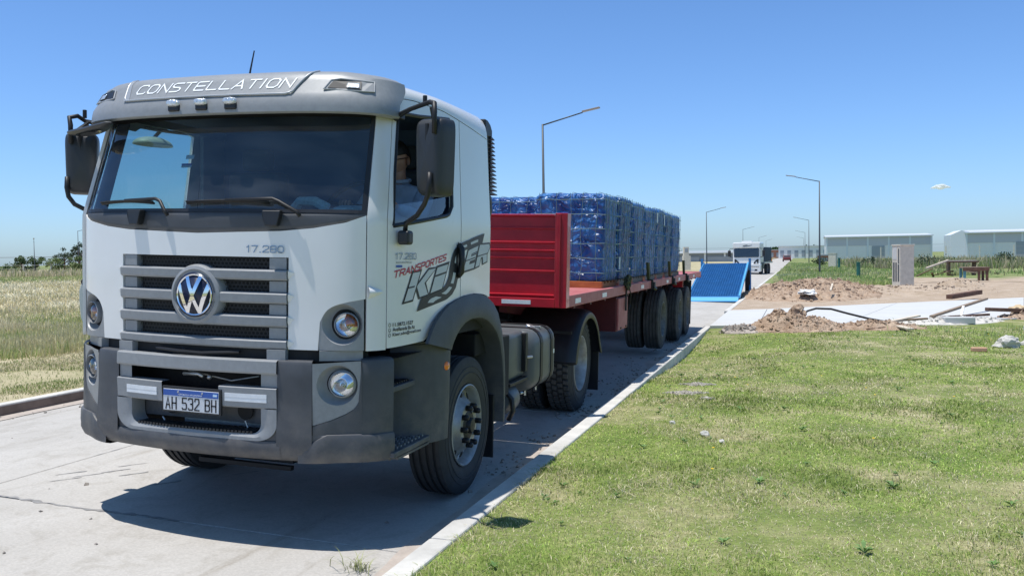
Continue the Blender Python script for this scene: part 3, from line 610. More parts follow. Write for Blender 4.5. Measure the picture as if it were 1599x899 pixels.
# reflective strips and the number plate
for s0, s1 in ((-.480,-.238),(.242,.506)):
    q = B(); q.prism([(s0,.855),(s1,.855),(s1,.902),(s0,.902)], lambda a, c: bum(a, c, .014), lambda a, c: bum(a, c, .020)); q.build('reflective_strip', REFL, truck)
    q = B(); q.prism([(s0,.8775),(s1,.8775),(s1,.879),(s0,.879)], lambda a, c: bum(a, c, .015), lambda a, c: bum(a, c, .0207)); q.build('reflective_strip_joint', STEEL, truck)
pb = B(); pb.bx(-.190,.225,-.150,-.135,.765,.918); pbo = pb.build('plate_holder', BLACKP, truck, bev=.003)
q = B(); q.bx(-.178,.213,-.156,-.150,.775,.902); npo = q.build('number_plate', mat('plate_white', (.62,.64,.67), .35), truck, bev=.004)
q = B(); q.bx(-.176,.211,-.1575,-.1555,.864,.8995); q.build('plate_band', BLUEV, npo)
stext('plate_characters', 'AH 532 BH', DECAL, npo, lambda u, h: (-.158+.352*u, -.1572, .786+h), .027, .066, .0145, .0088)
text('plate_heading', 'REPÚBLICA ARGENTINA', DECALW, npo, lambda u, h: (-.070+.17*u, -.1585, .870+h), h=.010, bold=.01)
for x in (-.070, .100):
    q = B(); q.lathe([(0,.007),(.003,.006),(.004,0)], (x,-.1575,.888), (0,-1,0), 10); q.build('plate_screw', STEEL, npo)
q = B(); q.add([(.175,-.1583,.873),(.203,-.1583,.873),(.203,-.1583,.890),(.175,-.1583,.890)], [(0,1,2,3)]); q.build('plate_flag', LBLUE, npo)
q = B(); q.add([(.175,-.1587,.879),(.203,-.1587,.879),(.203,-.1587,.884),(.175,-.1587,.884)], [(0,1,2,3)]); q.build('plate_flag', DECALW, npo)
# fog lamps
for sg in (1, -1):
    f = lambda s, z, off=0: bum(sg*s, z, off)
    hp = B(); c = (.912,.962); ring_patch(hp, f, FP, c, .116, .004, 64, 5); n_ = 40; cc = (.936,.966); rows = []
    for k in range(n_):
        a = 2*PI*k/n_
        for q_ in range(5):
            t = q_/4; r_ = .116*(1-t)+.080*t; rows.append(f(c[0]*(1-t)+cc[0]*t+r_*math.cos(a), c[1]*(1-t)+cc[1]*t+r_*math.sin(a), .004-.05*math.sin(t*PI/2)))
    hp.add(rows, [(k*5+j, ((k+1)%n_)*5+j, ((k+1)%n_)*5+j+1, k*5+j+1) for k in range(n_) for j in range(4)])
    smooth_auto(hp.build('fog_lamp_panel', GREYP, truck, merge=.0004), 30)
    h, p, n = lamp(truck, f, cc, .075, .032, (.35*sg,-1,-.02)); h.name = 'fog_lamp'
    bb = B(); bb.ring([(-.05,.083),(-.018,.081),(-.014,.071),(-.05,.070)], p, n, 32); bb.build('trim_ring', GREYP, h, smooth=True)
# ---- entry steps, side panels, wheel arches
for sg in (1, -1):
    S = lambda x, y, z: (sg*x, y, z)
    q = B(); q.add([S(1.12,.30,1.10),S(.93,.30,1.10),S(.93,.95,1.10),S(1.12,.95,1.10),S(.93,.30,.50),S(.93,.95,.50)], [(0,1,2,3),(1,4,5,2)]); q.build('step_well', BLACKP, truck)
    q = B(); q.add([S(*p) for p in ((1.128,.245,1.10),(1.128,.245,.50),(.93,.30,.50),(.93,.30,1.10))], [(0,1,2,3)]); q.build('bumper_end', DARKP, truck, solid=.01)
    for z, y0, y1, x1 in ((.925,.28,.64,1.10),(.555,.21,.74,1.165)):
        q = B(); q.prism([(.93,y0),(x1,y0),(x1+.002,(y0+y1)/2),(x1-.005,y1),(.93,y1)], lambda a, c: S(a, c, z-.035), lambda a, c: S(a, c, z)); so_ = q.build('step', DARKP, truck, bev=.006)
        q = B()
        for i in range(9):
            for j in range(5):
                q.box(S(.955+(x1-.98)*(j+.5)/5, y0+.03+(y1-y0-.06)*(i+.5)/9, z+.004), (.022,.018,.012))
        q.build('tread', STEEL if z < .7 else BLACKP, so_)['kind'] = 'stuff'
    q = B(); q.prism([(.2,.50),(1.18,.50),(1.18,.515),(.2,.515)], lambda a, c: S(1.16, .27+(.72-.27)*(a-.2)/.98, c), lambda a, c: S(1.10, .27+(.72-.27)*(a-.2)/.98, c)); q.build('lower_skirt', DARKP, truck)
    # rounded panel in front of the wheel
    cv = [(.955,.56),(1.02,.60),(1.08,.66),(1.13,.735),(1.165,.82),(1.185,.90),(1.188,.955),(1.16,.985),(1.05,1.0)]
    q = B(); zt = [1.16,1.155,1.10,.9,.7,.56,.50]
    q.grid(lambda u, w: S(float(np.interp(u*8, range(9), [c[0] for c in cv]))+.012*(w < .1), float(np.interp(u*8, range(9), [c[1] for c in cv]))+(.02*(1-w) if u > .6 else 0)+.03*max(0, w-.4)*(-1 if u > .6 else 0), float(np.interp(w*6, range(7), zt))), 24, 18)
    smooth_auto(q.build('step_side_panel', DARKP, truck, solid=.012), 50)
    q = B(); q.lathe([(0,.030),(.012,.030),(.020,.024),(.024,0)], S(1.186,.915,.985), (sg,-.25,0), 20); q.build('side_marker_lamp', AMBER, truck, smooth=True)
    # arch
    oy = [.575,.63,.70,.80,.92,1.06,1.2,1.33,1.50,1.65,1.79,1.90,1.99,2.06,2.10,2.115,2.12]; oz = [1.165,1.235,1.295,1.348,1.39,1.42,1.438,1.445,1.437,1.41,1.355,1.275,1.15,.98,.78,.58,.40]
    iy = [.915,.935,.965,1.01,1.07,1.15,1.25,1.36,1.48,1.59,1.70,1.80,1.89,1.965,2.015,2.045,2.06]; iz = [1.09,1.12,1.15,1.185,1.22,1.25,1.265,1.268,1.26,1.235,1.19,1.13,1.04,.90,.74,.56,.40]
    pro = [(0,1.19),(.02,1.21),(.25,1.225),(.55,1.235),(.85,1.24),(.97,1.235),(1,1.22),(1.0,1.05),(1.0,.82)]
    q = B(); N = 48
    def arch(u, j):
        t = u*16; a = np.interp(t, range(17), oy), np.interp(t, range(17), oz); c = np.interp(t, range(17), iy), np.interp(t, range(17), iz); k, x = pro[j]
        fl = 1-.55*max(0, (u-.72)/.28)
        return S(1.19+(x-1.19)*fl if x > 1.19 else x, a[0]+(c[0]-a[0])*k, a[1]+(c[1]-a[1])*k)
    M_ = len(pro); q.add([arch(i/N, j) for i in range(N+1) for j in range(M_)], [(i*M_+j, (i+1)*M_+j, (i+1)*M_+j+1, i*M_+j+1) for i in range(N) for j in range(M_-1)])
    smooth_auto(q.build('wheel_arch', DARKP, truck), 50)
    q = B(); q.grid(lambda u, w: S(.80+.38*w, float(np.interp(u*16, range(17), iy))+.012, float(np.interp(u*16, range(17), iz))+.012), 32, 2); q.add([S(.80,y,z) for y, z in zip(iy, iz)]+[S(.80,1.0,.4),S(.8,1.9,.4)], [tuple(range(17))]); q.build('wheel_housing', PITCH, truck, smooth=True)
    q = B(); q.bx(sg*.84, sg*1.15, 2.0, 2.015, .12, .62); q.build('mud_flap', BLACKP, truck, bev=.008)
    q = B(); q.bx(sg*.6, sg*1.16, .95, 1.0, 1.1, 1.3); q.build('arch_filler', PITCH, truck)
# ---- mirrors
def mirror_unit(sg, c, tiltz):
    cx, cy = c
    w, h = (.095, .224) if sg > 0 else (.098, .205)
    Rz = Matrix.Rotation(tiltz, 3, 'Z'); T = lambda x, y, z: tuple(Vector((cx, cy, 2.285))+Rz @ Vector((x, y, z)))
    q = B()
    def g(u, v):
        a = u*2*PI; t = v
        # rounded-rectangle section, bulging toward the front of the truck
        ca, sa = math.cos(a), math.sin(a); e = .28; xx = w*math.copysign(abs(ca)**e, ca); zz = h*math.copysign(abs(sa)**e, sa)
        k = [1,1,.985,.93,.8,.5,0][int(round(t*6))]; y = [.05,-.02,-.05,-.075,-.09,-.10,-.103][int(round(t*6))]
        return T(xx*k*(1+.06*zz/h), y, zz*k)
    q.grid(g, 40, 6); mo = q.build('mirror_housing', BLACKP if False else DARKP2, truck); smooth_auto(mo, 60)
    q = B(); q.add([T(w*.93*x, .045, h*.95*z) for x, z in ((-1,-1),(1,-1),(1,1),(-1,1))], [(0,1,2,3)]); q.build('mirror_glass', MIRR, mo)
    q = B(); q.bx(0,0,0,0,0,0); q = B()
    q.box(T(0,-.085,.12), (.02,.03,.14)); q.build('housing_clip', BLKM, mo, bev=.005)
    # upper and lower arms
    A = [(sg*1.045,.42,2.545), (sg*1.11,.36,2.555), (sg*1.20,.30,2.572), (cx-sg*.02,cy-.06,2.598), (cx+sg*.02,cy-.09,2.585), (cx+(.035 if sg > 0 else .02),cy-.12,2.53), (cx+(.035 if sg > 0 else .02),cy-.12,2.41)]
    q = B(); q.tube(A, [.022,.016,.014,.015,.016,.016,.014], 8); ao = q.build('mirror_arm', BLKM, truck, smooth=True)
    q = B(); q.box((sg*1.07,.40,2.55), (.06,.08,.035)); q.tube([(cx-sg*.06,cy-.04,2.585),(cx-sg*.06,cy-.04,2.64)], .014, 8); q.tube([(cx-sg*.03,cy+.02,2.50),(cx-sg*.04,cy,2.58)], .010, 6); q.build('arm_hinge', BLKM, ao, bev=.004)
    A = [(cx+sg*.01,cy-.12,2.19),(cx+sg*.01,cy-.125,2.12),(cx-sg*.0,cy-.12,2.06),(cx-sg*.03,cy-.10,2.01),(cx-sg*.11,cy-.02,1.95),(sg*1.175,.31,1.905),(sg*1.165,.32,1.86)]
    q = B(); q.tube(A, .015, 8); lo = q.build('mirror_arm', BLKM, truck, smooth=True)
    if sg > 0: q = B(); q.box((1.165,.325,1.82), (.075,.08,.085)); q.build('arm_foot', BLACKP, lo, bev=.018, seg=3)
DARKP2 = mat('mirror_plastic', (.030,.033,.038), .42, bump=.08, bscale=400, var=.1)
mirror_unit(1, (1.37,.30), math.radians(-16)); mirror_unit(-1, (-1.225,.30), math.radians(38))
# kerb-view mirror wing over the windscreen corner (passenger side)
q = B(); q.grid(lambda u, v: (-1.20+.52*u, .16-.18*u+.075*math.cos(2*PI*v)*(math.sin(PI*min(1,max(0,u)))**.45+.02), 2.475+.028*u+.026*math.sin(2*PI*v)*(math.sin(PI*u)**.4+.02)-.02*math.sin(PI*u)), 20, 12)
smooth_auto(q.build('kerb_mirror_housing', DARKP2, truck), 60)
q = B(); q.grid(lambda u, v: (-1.08+.30*u, .10-.10*u+.05*math.cos(2*PI*v)*math.sin(PI*u)**.5, 2.452+.018*u-.012*(1-math.cos(2*PI*v)*.0)), 12, 8); q.build('kerb_mirror_glass', MIRR, truck)
q = B(); q.tube([(-1.05,.32,2.53),(-1.14,.27,2.56),(-1.16,.20,2.50)], .013, 8); q.tube([(-1.06,.30,2.585),(-.98,.26,2.60)], .02, 6); q.build('kerb_mirror_bracket', BLKM, truck)
# ramp-view mirror bowl above the passenger door
q = B(); q.grid(lambda u, v: (-1.30+.11*math.cos(2*PI*u)*math.sin(PI/2*v), 1.06+.17*math.sin(2*PI*u)*math.sin(PI/2*v), 2.50+.06*math.cos(PI/2*v)), 24, 8); o = q.build('ramp_mirror', mat('pale_mirror_shell', (.40,.42,.33), .5), truck, smooth=True, solid=.006)
q = B(); q.tube([(-1.30,1.06,2.55),(-1.22,1.06,2.62),(-1.13,1.08,2.64)], .014, 8); q.build('mirror_arm', BLKM, o)
# raised side flap, passenger side
q = B(); q.prism([(-1.12,1.14),(-1.30,1.15),(-1.345,1.175),(-1.372,1.23),(-1.385,1.34),(-1.385,1.42),(-1.365,1.48),(-1.325,1.53),(-1.26,1.555),(-1.12,1.56)], lambda a, c: (a,.42,c), lambda a, c: (a,.46,c)); fo = q.build('side_flap', mat('pale_green_grey_plastic', (.36,.41,.39), .45), truck, bev=.012)
q = B(); q.box((-1.25,.40,1.42), (.12,.03,.02)); q.box((-1.25,.40,1.30), (.12,.03,.02)); q.build('flap_hinge', STEEL, fo)
# ---- air intake snorkel
q = B(); q.bx(.98,1.135,1.75,1.86,2.16,2.66); so_ = q.build('air_intake', BLACKP, truck, bev=.01)
for k in range(15):
    z = 2.60-.0295*k; y = 1.895+.085*k/14+.025
    q = B(); q.prism([(1.84,z+.012),(y,z-.006),(y,z-.012),(1.84,z-.010)], lambda a, c: (.975,a,c), lambda a, c: (1.15,a,c)); q.build('intake_rib', BLACKP, so_)
q = B(); q.prism([(1.74,2.60),(1.90,2.60),(1.90,2.66),(1.86,2.70),(1.80,2.725),(1.74,2.73)], lambda a, c: (.97,a,c), lambda a, c: (1.14,a,c)); q.build('intake_cap', BLACKP, so_, bev=.012)
q = B(); q.tube([(1.06,1.80,2.18),(1.06,1.92,2.13),(1.06,1.93,2.06),(1.05,1.86,1.98)], .075, 14); q.build('intake_hose', BLACKP, so_, smooth=True)
# ---- cabin
q = B(); q.bx(-1.12,1.12,1.60,1.62,1.3,2.68); q.build('bunk_wall', CABIN, truck)
q = B(); q.bx(-.98,.98,.42,1.62,2.64,2.66); q.build('headlining', CABIN, truck)
q = B(); q.bx(-1.06,1.06,.36,1.6,1.50,1.54); q.build('cab_floor', PITCH, truck)
for sg in (1, -1):
    q = B(); q.bx(sg*1.085, sg*1.11, .42, 1.6, 1.5, 1.88 if sg > 0 else 1.95); q.build('door_trim', CABIN, truck)
q = B(); q.bx(-1.09,-1.06,1.34,1.62,1.95,2.64); q.build('rear_pillar_trim', CABINL, truck); q = B(); cols(q, lambda s, z, o=0: cab(-s, z, o), 1.06, 1.31, 5, 1.95, 2.60, 6, -.04); q.build('front_pillar_trim', CABIN, truck)
q = B(); q.bx(-1.07,-1.04,.50,1.6,2.60,2.66); q.build('door_header_trim', CABINL, truck)
q = B(); q.prism([(.22,1.60),(.62,1.60),(.62,1.90),(.50,1.955),(.26,1.925),(.22,1.90)], lambda a, c: (-.98,a,c), lambda a, c: (.98,a,c)); q.build('dashboard', mat('dashboard_plastic', (.10,.13,.14), .6), truck, bev=.02)
for x0, y0, rz, w, h in ((.02,.30,.25,.34,.012),(.62,.28,-.2,.26,.03),(.70,.36,.3,.20,.05),(-.02,.36,.1,.25,.014)):
    q = B(); q.box((x0+.1,y0,1.955+h/2), (w,.20,h), Matrix.Rotation(rz,3,'Z') @ Matrix.Rotation(.12,3,'X')); q.build('dashboard_papers', PAPER, truck)
q = B(); q.tube([(.45+.05*0, .26, 1.99), (.50,.24,2.03), (.60,.24,2.03), (.68,.26,1.99)], .03, 8); q.build('dashboard_cloth', PAPER, truck)
for x in (.62, -.62):
    q = B(); q.bx(x-.25,x+.25,.95,1.42,1.62,1.80); so_ = q.build('seat', SEAT, truck, bev=.05, seg=3)
    q = B(); q.bx(x-.24,x+.24,1.36,1.52,1.78,2.32); q.build('backrest', SEAT, so_, bev=.05, seg=3)
    q = B(); q.bx(x-.13,x+.13,1.38,1.48,2.33,2.50); q.build('headrest', SEAT, so_, bev=.04, seg=3)
q = B(); c = Vector((.62,.72,2.02)); ax = Vector((0,-.75,.65)).normalized(); u_ = Vector((1,0,0)); w_ = ax.cross(u_)
q.tube([c+(u_*math.cos(t)+w_*math.sin(t))*.225 for t in np.linspace(0,2*PI,33)], .016, 8); q.tube([c-ax*.2, c-ax*.03, c], .03, 8)
for t in (.2, PI-.2, PI*1.5): q.tube([c, c+(u_*math.cos(t)+w_*math.sin(t))*.22], .014, 6)
q.build('steering_wheel', BLACKP, truck, smooth=True)
# ---- wheels
def tyre(b, r, w, rim, drive=False, n=56):
    h = w/2
    if drive:
        prof = [(-h*.80,rim),(-h*.98,rim+.05),(-h*1.0,rim+.13),(-h*.95,r-.05),(-h*.86,r-.015),(-h*.80,r-.004),(h*.80,r-.004),(h*.86,r-.015),(h*.95,r-.05),(h*1.0,rim+.13),(h*.98,rim+.05),(h*.80,rim)]
    else:
        prof = [(-h*.80,rim),(-h*.98,rim+.05),(-h*1.0,rim+.12),(-h*.97,r-.06),(-h*.90,r-.02),(-h*.84,r-.004)]
        for k in range(4):
            x = h*(-.57+.38*k); prof += [(x-.012,r+.002),(x-.008,r-.014),(x+.008,r-.014),(x+.012,r+.002)]
        prof += [(h*.84,r-.004),(h*.90,r-.02),(h*.97,r-.06),(h*1.0,rim+.12),(h*.98,rim+.05),(h*.80,rim)]
    b.lathe(prof, (0,0,0), (1,0,0), n); b.f = [f for f in b.f if len(f) == 4]
    # sidewall ribs
    for x, rr in ((h*1.003,rim+.10),(h*.985,r-.075)):
        b.tube([(x, rr*math.cos(t), rr*math.sin(t)) for t in np.linspace(0,2*PI,49)], .0035, 4, False)
    return b
WM = {}
def wheel_meshes(kind):
    # kind: steer, dual (outer rim dish deep), trailer
    if kind in WM: return WM[kind]
    rim = .292; out = []
    b = tyre(B(), .510, .285, rim, kind == 'drive'); o = b.build('tyre', RUBBER if kind != 'trailer' else DUSTR, None); smooth_auto(o, 30); out.append(o)
    if kind == 'drive':
        b = B()
        for k in range(46):
            a = 2*PI*k/46
            for j, x in enumerate((-.095,-.032,.032,.095)):
                aa = a+(.5 if j % 2 else 0)*2*PI/46; rr = .517
                b.box((x, rr*math.cos(aa), rr*math.sin(aa)), (.050,.044,.02), Matrix.Rotation(aa-PI/2, 3, 'X') @ Matrix.Rotation(.15*(-1)**j, 3, 'Z'))
        o = b.build('tread_block', DUSTR, None); o['kind'] = 'stuff'; out.append(o)
    b = B(); h = .13
    if kind == 'steer':
        b.lathe([(-.06,.27),(h-.035,.282),(h-.012,.300),(h+.004,.304),(h+.008,.296),(h-.006,.284),(h-.03,.276),(h-.070,.264),(h-.078,.245),(h-.05,.215),(h-.005,.180),(h+.015,.165),(h+.018,.14),(h+.012,.10)], (0,0,0), (1,0,0), 48)
    else:
        b.lathe([(-.05,.27),(h-.035,.282),(h-.010,.300),(h+.004,.304),(h+.006,.294),(h-.02,.276),(h-.10,.262),(h-.20,.250),(h-.225,.22),(h-.23,.12)], (0,0,0), (1,0,0), 48)
    b.f = [f for f in b.f if len(f) == 4]
    o = b.build('rim', RIMG if kind != 'trailer' else mat('grimy_rim', (.16,.16,.16), .6, metal=.3, var=.3, vscale=12), None); smooth_auto(o, 40); out.append(o)
    b = B()
    for k in range(10):
        a = 2*PI*(k+.5)/10; p = Vector((h-.050 if kind == 'steer' else h-.222, .229*math.cos(a), .229*math.sin(a)))
        b.lathe([(0,.026),(.004,.026)], p, (1,.35*math.cos(a) if kind == 'steer' else 0,.35*math.sin(a) if kind == 'steer' else 0), 14)
    o = b.build('hand_hole', PITCH, None); out.append(o)
    b = B(); hx0 = h+.005 if kind == 'steer' else h-.235
    prof = [(hx0-.01,.125),(hx0+.006,.118),(hx0+.016,.095),(hx0+.018,.06),(hx0+.035,.055),(hx0+.045,.048),(hx0+.048,0)] if kind == 'steer' else [(hx0,.115),(hx0+.09,.105),(hx0+.14,.085),(hx0+.15,0)]
    b.lathe(prof, (0,0,0), (1,0,0), 28); o = b.build('hub', BLKM if kind != 'drive' else STEEL, None); smooth_auto(o, 40); out.append(o)
    x0 = h+.014 if kind == 'steer' else h-.228
    b = B(); b.lathe([(x0,.021),(x0+.042,.0205),(x0+.05,.016),(x0+.052,0)], (0,.145,0), (1,0,0), 12); nut = b.build('wheel_nut', BLKM, None, smooth=True)
    out.append(nut)
    WM[kind] = out; return out
def wheel(parent, kind, x, y, z, sg, name='wheel'):
    w = bpy.data.objects.new(name, None); link(w, parent); w.location = (x, y, z); w.rotation_euler = (random.uniform(0, 6) if sg > 0 else random.uniform(0, 6), 0, 0 if sg > 0 else PI)
    ms = wheel_meshes(kind)
    for o in ms:
        if o.name.startswith('wheel_nut'):
            for k in range(10):
                c = bpy.data.objects.new('wheel_nut', o.data); link(c, w); c.rotation_euler = (2*PI*k/10, 0, 0)
        else:
            c = bpy.data.objects.new(o.name.split('.')[0], o.data); link(c, w)
            if 'kind' in o: c['kind'] = 'stuff'
    return w
wheel(truck, 'steer', 1.03, 1.41, .494, 1).scale = (.95,.965,.965); wheel(truck, 'steer', -1.015, 1.365, .512, -1)
for sg in (1, -1):
    wheel(truck, 'drive', sg*1.005, 4.91, .515, sg); wheel(truck, 'drive', sg*.66, 4.91, .515, sg)
# ---- chassis, tank, mudguards
q = B()
for sg in (1, -1): q.bx(sg*.38, sg*.45, 1.2, 6.0, .70, .96)
for y in (1.9, 3.0, 4.1, 5.8): q.bx(-.38,.38,y,y+.08,.74,.92)
q.bx(-.9,.9,4.86,4.96,.46,.57); q.tube([(-.9,1.35,.45),(.9,1.35,.45)], .06, 8); q.bx(-.36,.36,.6,1.7,.55,1.3)
q.build('chassis', PITCH, truck)
q = B(); q.lathe([(-.17,.1),(-.12,.2),(.12,.2),(.17,.1)], (0,4.91,.515), (0,1,0), 20); q.build('differential', PITCH, truck, smooth=True)
q = B(); q.bx(-.45,.45,4.55,5.3,.97,1.0); q.prism([(4.5,1.0),(5.3,1.0),(5.4,1.13),(4.6,1.15)], lambda a, c: (-.42,a,c), lambda a, c: (.42,a,c)); q.build('fifth_wheel_plate', BLKM, truck, bev=.01)
q = B(); q.tube([(.3,1.80,1.35),(.28,2.1,1.2),(.1,2.6,1.15),(.05,3.2,1.2),(.0,3.75,1.35)], .018, 8); q.tube([(.15,1.80,1.38),(.2,2.2,1.18),(.0,2.7,1.13),(.15,3.2,1.22),(.2,3.75,1.38)], .018, 8); q.build('air_hose', BLACKP, truck)
q = B(); q.bx(-.34,.34,1.78,2.05,.7,1.30); q.bx(.30,.60,1.8,2.3,.75,1.15); q.build('gearbox', PITCH, truck, bev=.03)
q = B(); q.bx(-.66,.10,.78,.82,.205,.235); q.bx(-.62,.08,.84,1.2,.24,.34); q.build('front_axle_guard', BLKM, truck)
q = B(); q.tube([(-.1,.9,.26),(.05,.7,.30),(.1,.65,.38)], .01, 6); q.build('tow_rod', BLKM, truck)
TANK = mat('tank_plastic', (.10,.11,.115), .42, var=.15, vscale=5, bump=.1, bscale=100)
def rsec(x0, x1, z0, z1, r, n=5):
    P_ = []
    for cx, cz, a0 in ((x1-r,z1-r,0),(x0+r,z1-r,PI/2),(x0+r,z0+r,PI),(x1-r,z0+r,PI*1.5)):
        for k in range(n): a = a0+PI/2*k/(n-1); P_.append((cx+r*math.cos(a), cz+r*math.sin(a)))
    return P_
def tank(name, x0, x1, y0, y1, z0, z1, r, m, e=.05):
    b = B(); ys = [(y0,e*1.0),(y0+e*.3,e*.4),(y0+e,0),(y1-e,0),(y1-e*.3,e*.4),(y1,e)]; n = 0
    for y, d in ys:
        P_ = rsec(x0+d,x1-d,z0+d,z1-d,r); n = len(P_); b.v += [(a, y, c) for a, c in P_]
    for i in range(len(ys)-1):
        for k in range(n): b.f.append((i*n+k, i*n+(k+1)%n, (i+1)*n+(k+1)%n, (i+1)*n+k))
    b.f.append(tuple(range(n))[::-1]); b.f.append(tuple((len(ys)-1)*n+k for k in range(n)))
    o = b.build(name, m, truck); smooth_auto(o, 40); return o
ft = tank('fuel_tank', .52, 1.15, 3.06, 3.80, .47, 1.03, .13, TANK)
for y in (3.27, 3.62):
    P_ = rsec(.515,1.158,.462,1.038,.135); q = B(); q.prism(P_, lambda a, c: (a, y, c), lambda a, c: (a, y+.07, c)); q.build('tank_strap', BLKM, ft)
    q = B(); q.tube([(1.0,y+.035,.46),(1.0,y+.035,.40)], .008, 6); q.build('strap_bolt', STEEL, ft)
q = B(); q.lathe([(0,.05),(.04,.05),(.045,.04),(.05,0)], (.98,3.48,1.0), (.35,0,1), 16); q.box((1.04,3.48,1.03),(.10,.03,.02)); q.build('fuel_cap', STEEL, ft, smooth=False, bev=.004)
q = B(); q.bx(1.151,1.153,3.70,3.75,.76,.80); q.build('tank_label', REFL, ft)
at = tank('additive_tank', .52, 1.08, 2.50, 3.00, .62, 1.04, .05, TANK, .02)
q = B(); q.bx(.45,1.12,2.06,2.46,.55,1.05); q.bx(.45,1.1,1.70,2.1,.95,1.12); q.build('sun_block_box', PITCH, truck, bev=.01)  # hidden boxes added to keep sun stripes off the ground behind the cab
q = B(); q.bx(1.07,1.12,2.92,2.98,.68,1.02); q.bx(.6,1.12,2.5,3.0,.60,.63); q.build('tank_bracket', BLKM, at, bev=.006)
q = B(); q.tube([(1.09,2.98,.80),(1.14,3.05,.80)], .012, 6); q.build('tank_pipe', STEEL, at)
q = B(); q.lathe([(-.17,.05),(-.16,.10),(-.1,.125),(.1,.125),(.16,.10),(.17,.05)], (1.0,2.66,.47), (0,1,0), 24); ac = q.build('air_canister', TANK, truck); smooth_auto(ac, 40)
q = B(); q.tube([(.92,2.50,.62),(1.05,2.51,.585),(1.13,2.52,.50),(1.14,2.52,.40),(1.10,2.52,.32)], .022, 8); q.build('canister_strap', BLACKP, ac, smooth=True)
q = B(); q.tube([(.95,2.50,.60),(.95,2.40,.62)], .03, 8); q.lathe([(0,.012),(.04,.012),(.05,0)], (1.10,2.83,.50), (.3,1,0), 10); q.build('canister_pipe', STEEL, ac)
for sg in (1, -1):
    q = B(); cy, cz, R = 5.0, .46, .64
    ang = np.linspace(math.radians(168), math.radians(25), 22)
    pa = [(cy+(R)*math.cos(a)*1.0, cz+R*math.sin(a)) for a in ang]; pa = [(4.40,.565)]+[p for p in pa if True]+[(5.70,.56)]
    pro2 = [(.44,0),(1.10,0),(1.17,-.012),(1.20,-.035),(1.205,-.075),(1.20,-.085)]
    n = len(pa)
    rows = []
    for i, (y, z) in enumerate(pa):
        d = Vector((y-cy, z-cz)).normalized() if 0 < i < n-1 else Vector((-1 if i == 0 else 1, 0))
        for x, o in pro2: rows.append((sg*x, y+d.x*o, z+d.y*o))
    M_ = len(pro2); q.add(rows, [(i*M_+j, (i+1)*M_+j, (i+1)*M_+j+1, i*M_+j+1) for i in range(n-1) for j in range(M_-1)])
    mg = q.build('mudguard', BLACKP, truck, solid=.012); smooth_auto(mg, 40)
    q = B(); q.bx(sg*.50, sg*1.16, 5.705, 5.72, .10, .60); q.build('mud_flap', BLACKP, mg)
    q = B(); q.bx(sg*.44, sg*1.16, 4.393, 4.41, .88, .91); q.build('mudguard_seam', BLKM, mg)
# ---- driver: one continuous body in the driver's seat, leaning to his left and looking down
def skinned(name, verts, edges, radii, m, parent, sub=2, loc=(0,0,0)):
    me = bpy.data.meshes.new(name); me.from_pydata(verts, edges, []); o = bpy.data.objects.new(name, me); link(o, parent); o.location = loc
    md = o.modifiers.new('skin', 'SKIN'); md.use_smooth_shade = True
    sv = me.skin_vertices[0].data if me.skin_vertices else None
    if sv is None:
        bm = bmesh.new(); bm.from_mesh(me); bm.verts.layers.skin.verify(); bm.to_mesh(me); bm.free(); sv = me.skin_vertices[0].data
    for i, r in enumerate(radii):
        rr = r if isinstance(r, tuple) else (r, r); sv[i].radius = rr; sv[i].use_root = (i == 0)
    s = o.modifiers.new('sub', 'SUBSURF'); s.levels = sub; s.render_levels = sub
    me.materials.append(m); return o
person = empty('person', (.66,1.16,1.80), label='man in a blue shirt and glasses at the wheel of the nearest truck', cat='person')
person.parent = None; person.matrix_world = RT @ Matrix.Translation((.68,1.16,1.80))
vs = [(0,.06,0),(0,.08,.16),(0,.07,.32),(.01,.05,.40),(.01,.03,.455),                                  # pelvis, waist, chest, neck base, neck
      (.19,.05,.335),(.245,-.08,.17),(.20,-.30,.21),(.19,-.36,.22),                                   # left arm to the wheel
      (-.19,.05,.335),(-.25,-.08,.17),(-.14,-.30,.20),(-.13,-.36,.215),
      (.11,-.10,0),(.13,-.42,.02),(.13,-.46,-.28),(-.11,-.10,0),(-.13,-.42,.02),(-.13,-.46,-.28)]
ed = [(0,1),(1,2),(2,3),(3,4),(2,5),(5,6),(6,7),(7,8),(2,9),(9,10),(10,11),(11,12),(0,13),(13,14),(14,15),(0,16),(16,17),(17,18)]
ra_ = [(.16,.12),(.15,.12),(.17,.12),(.075,.07),.055,.075,.055,.042,.03,.075,.055,.042,.03,.095,.075,.055,.095,.075,.055]
body = skinned('body', vs, ed, ra_, SHIRT, person)
q = B()
def head(u, v):
    th = 2*PI*u; ph = PI*v; x = math.sin(ph)*math.cos(th); y = math.sin(ph)*math.sin(th); z = math.cos(ph)
    sx, sy, sz = .078, .098, .122
    X, Y, Z = x*sx, y*sy, z*sz
    if z < -.1: k = 1-.30*min(1, (-z-.1)/.9); X *= k; Y = Y*k-.012*(-z)
    if y < 0 and abs(x) < .28:
        X, Y = X, Y-.022*math.exp(-((z+.05)/.20)**2)*math.exp(-(x/.16)**2)           # nose
        Y += .008*math.exp(-((z+.36)/.06)**2)                                         # mouth line
    if y < -.2 and .15 < abs(x) < .6: Y += .009*math.exp(-((z-.12)/.12)**2)            # eye sockets
    return (X, Y, Z)
RH = Matrix.Rotation(.30, 3, 'X') @ Matrix.Rotation(-.25, 3, 'Z'); hc = Vector((.015,.005,.575))
q.grid(lambda u, v: tuple(hc+RH @ Vector(head(u, v))), 36, 28); hd_ = q.build('head', SKIN, person, smooth=True)
q = B(); q.tube([(.01,.05,.40),(.012,.03,.47),(.015,.015,.53)], [.062,.055,.055], 14); q.build('neck', SKIN, person, smooth=True)
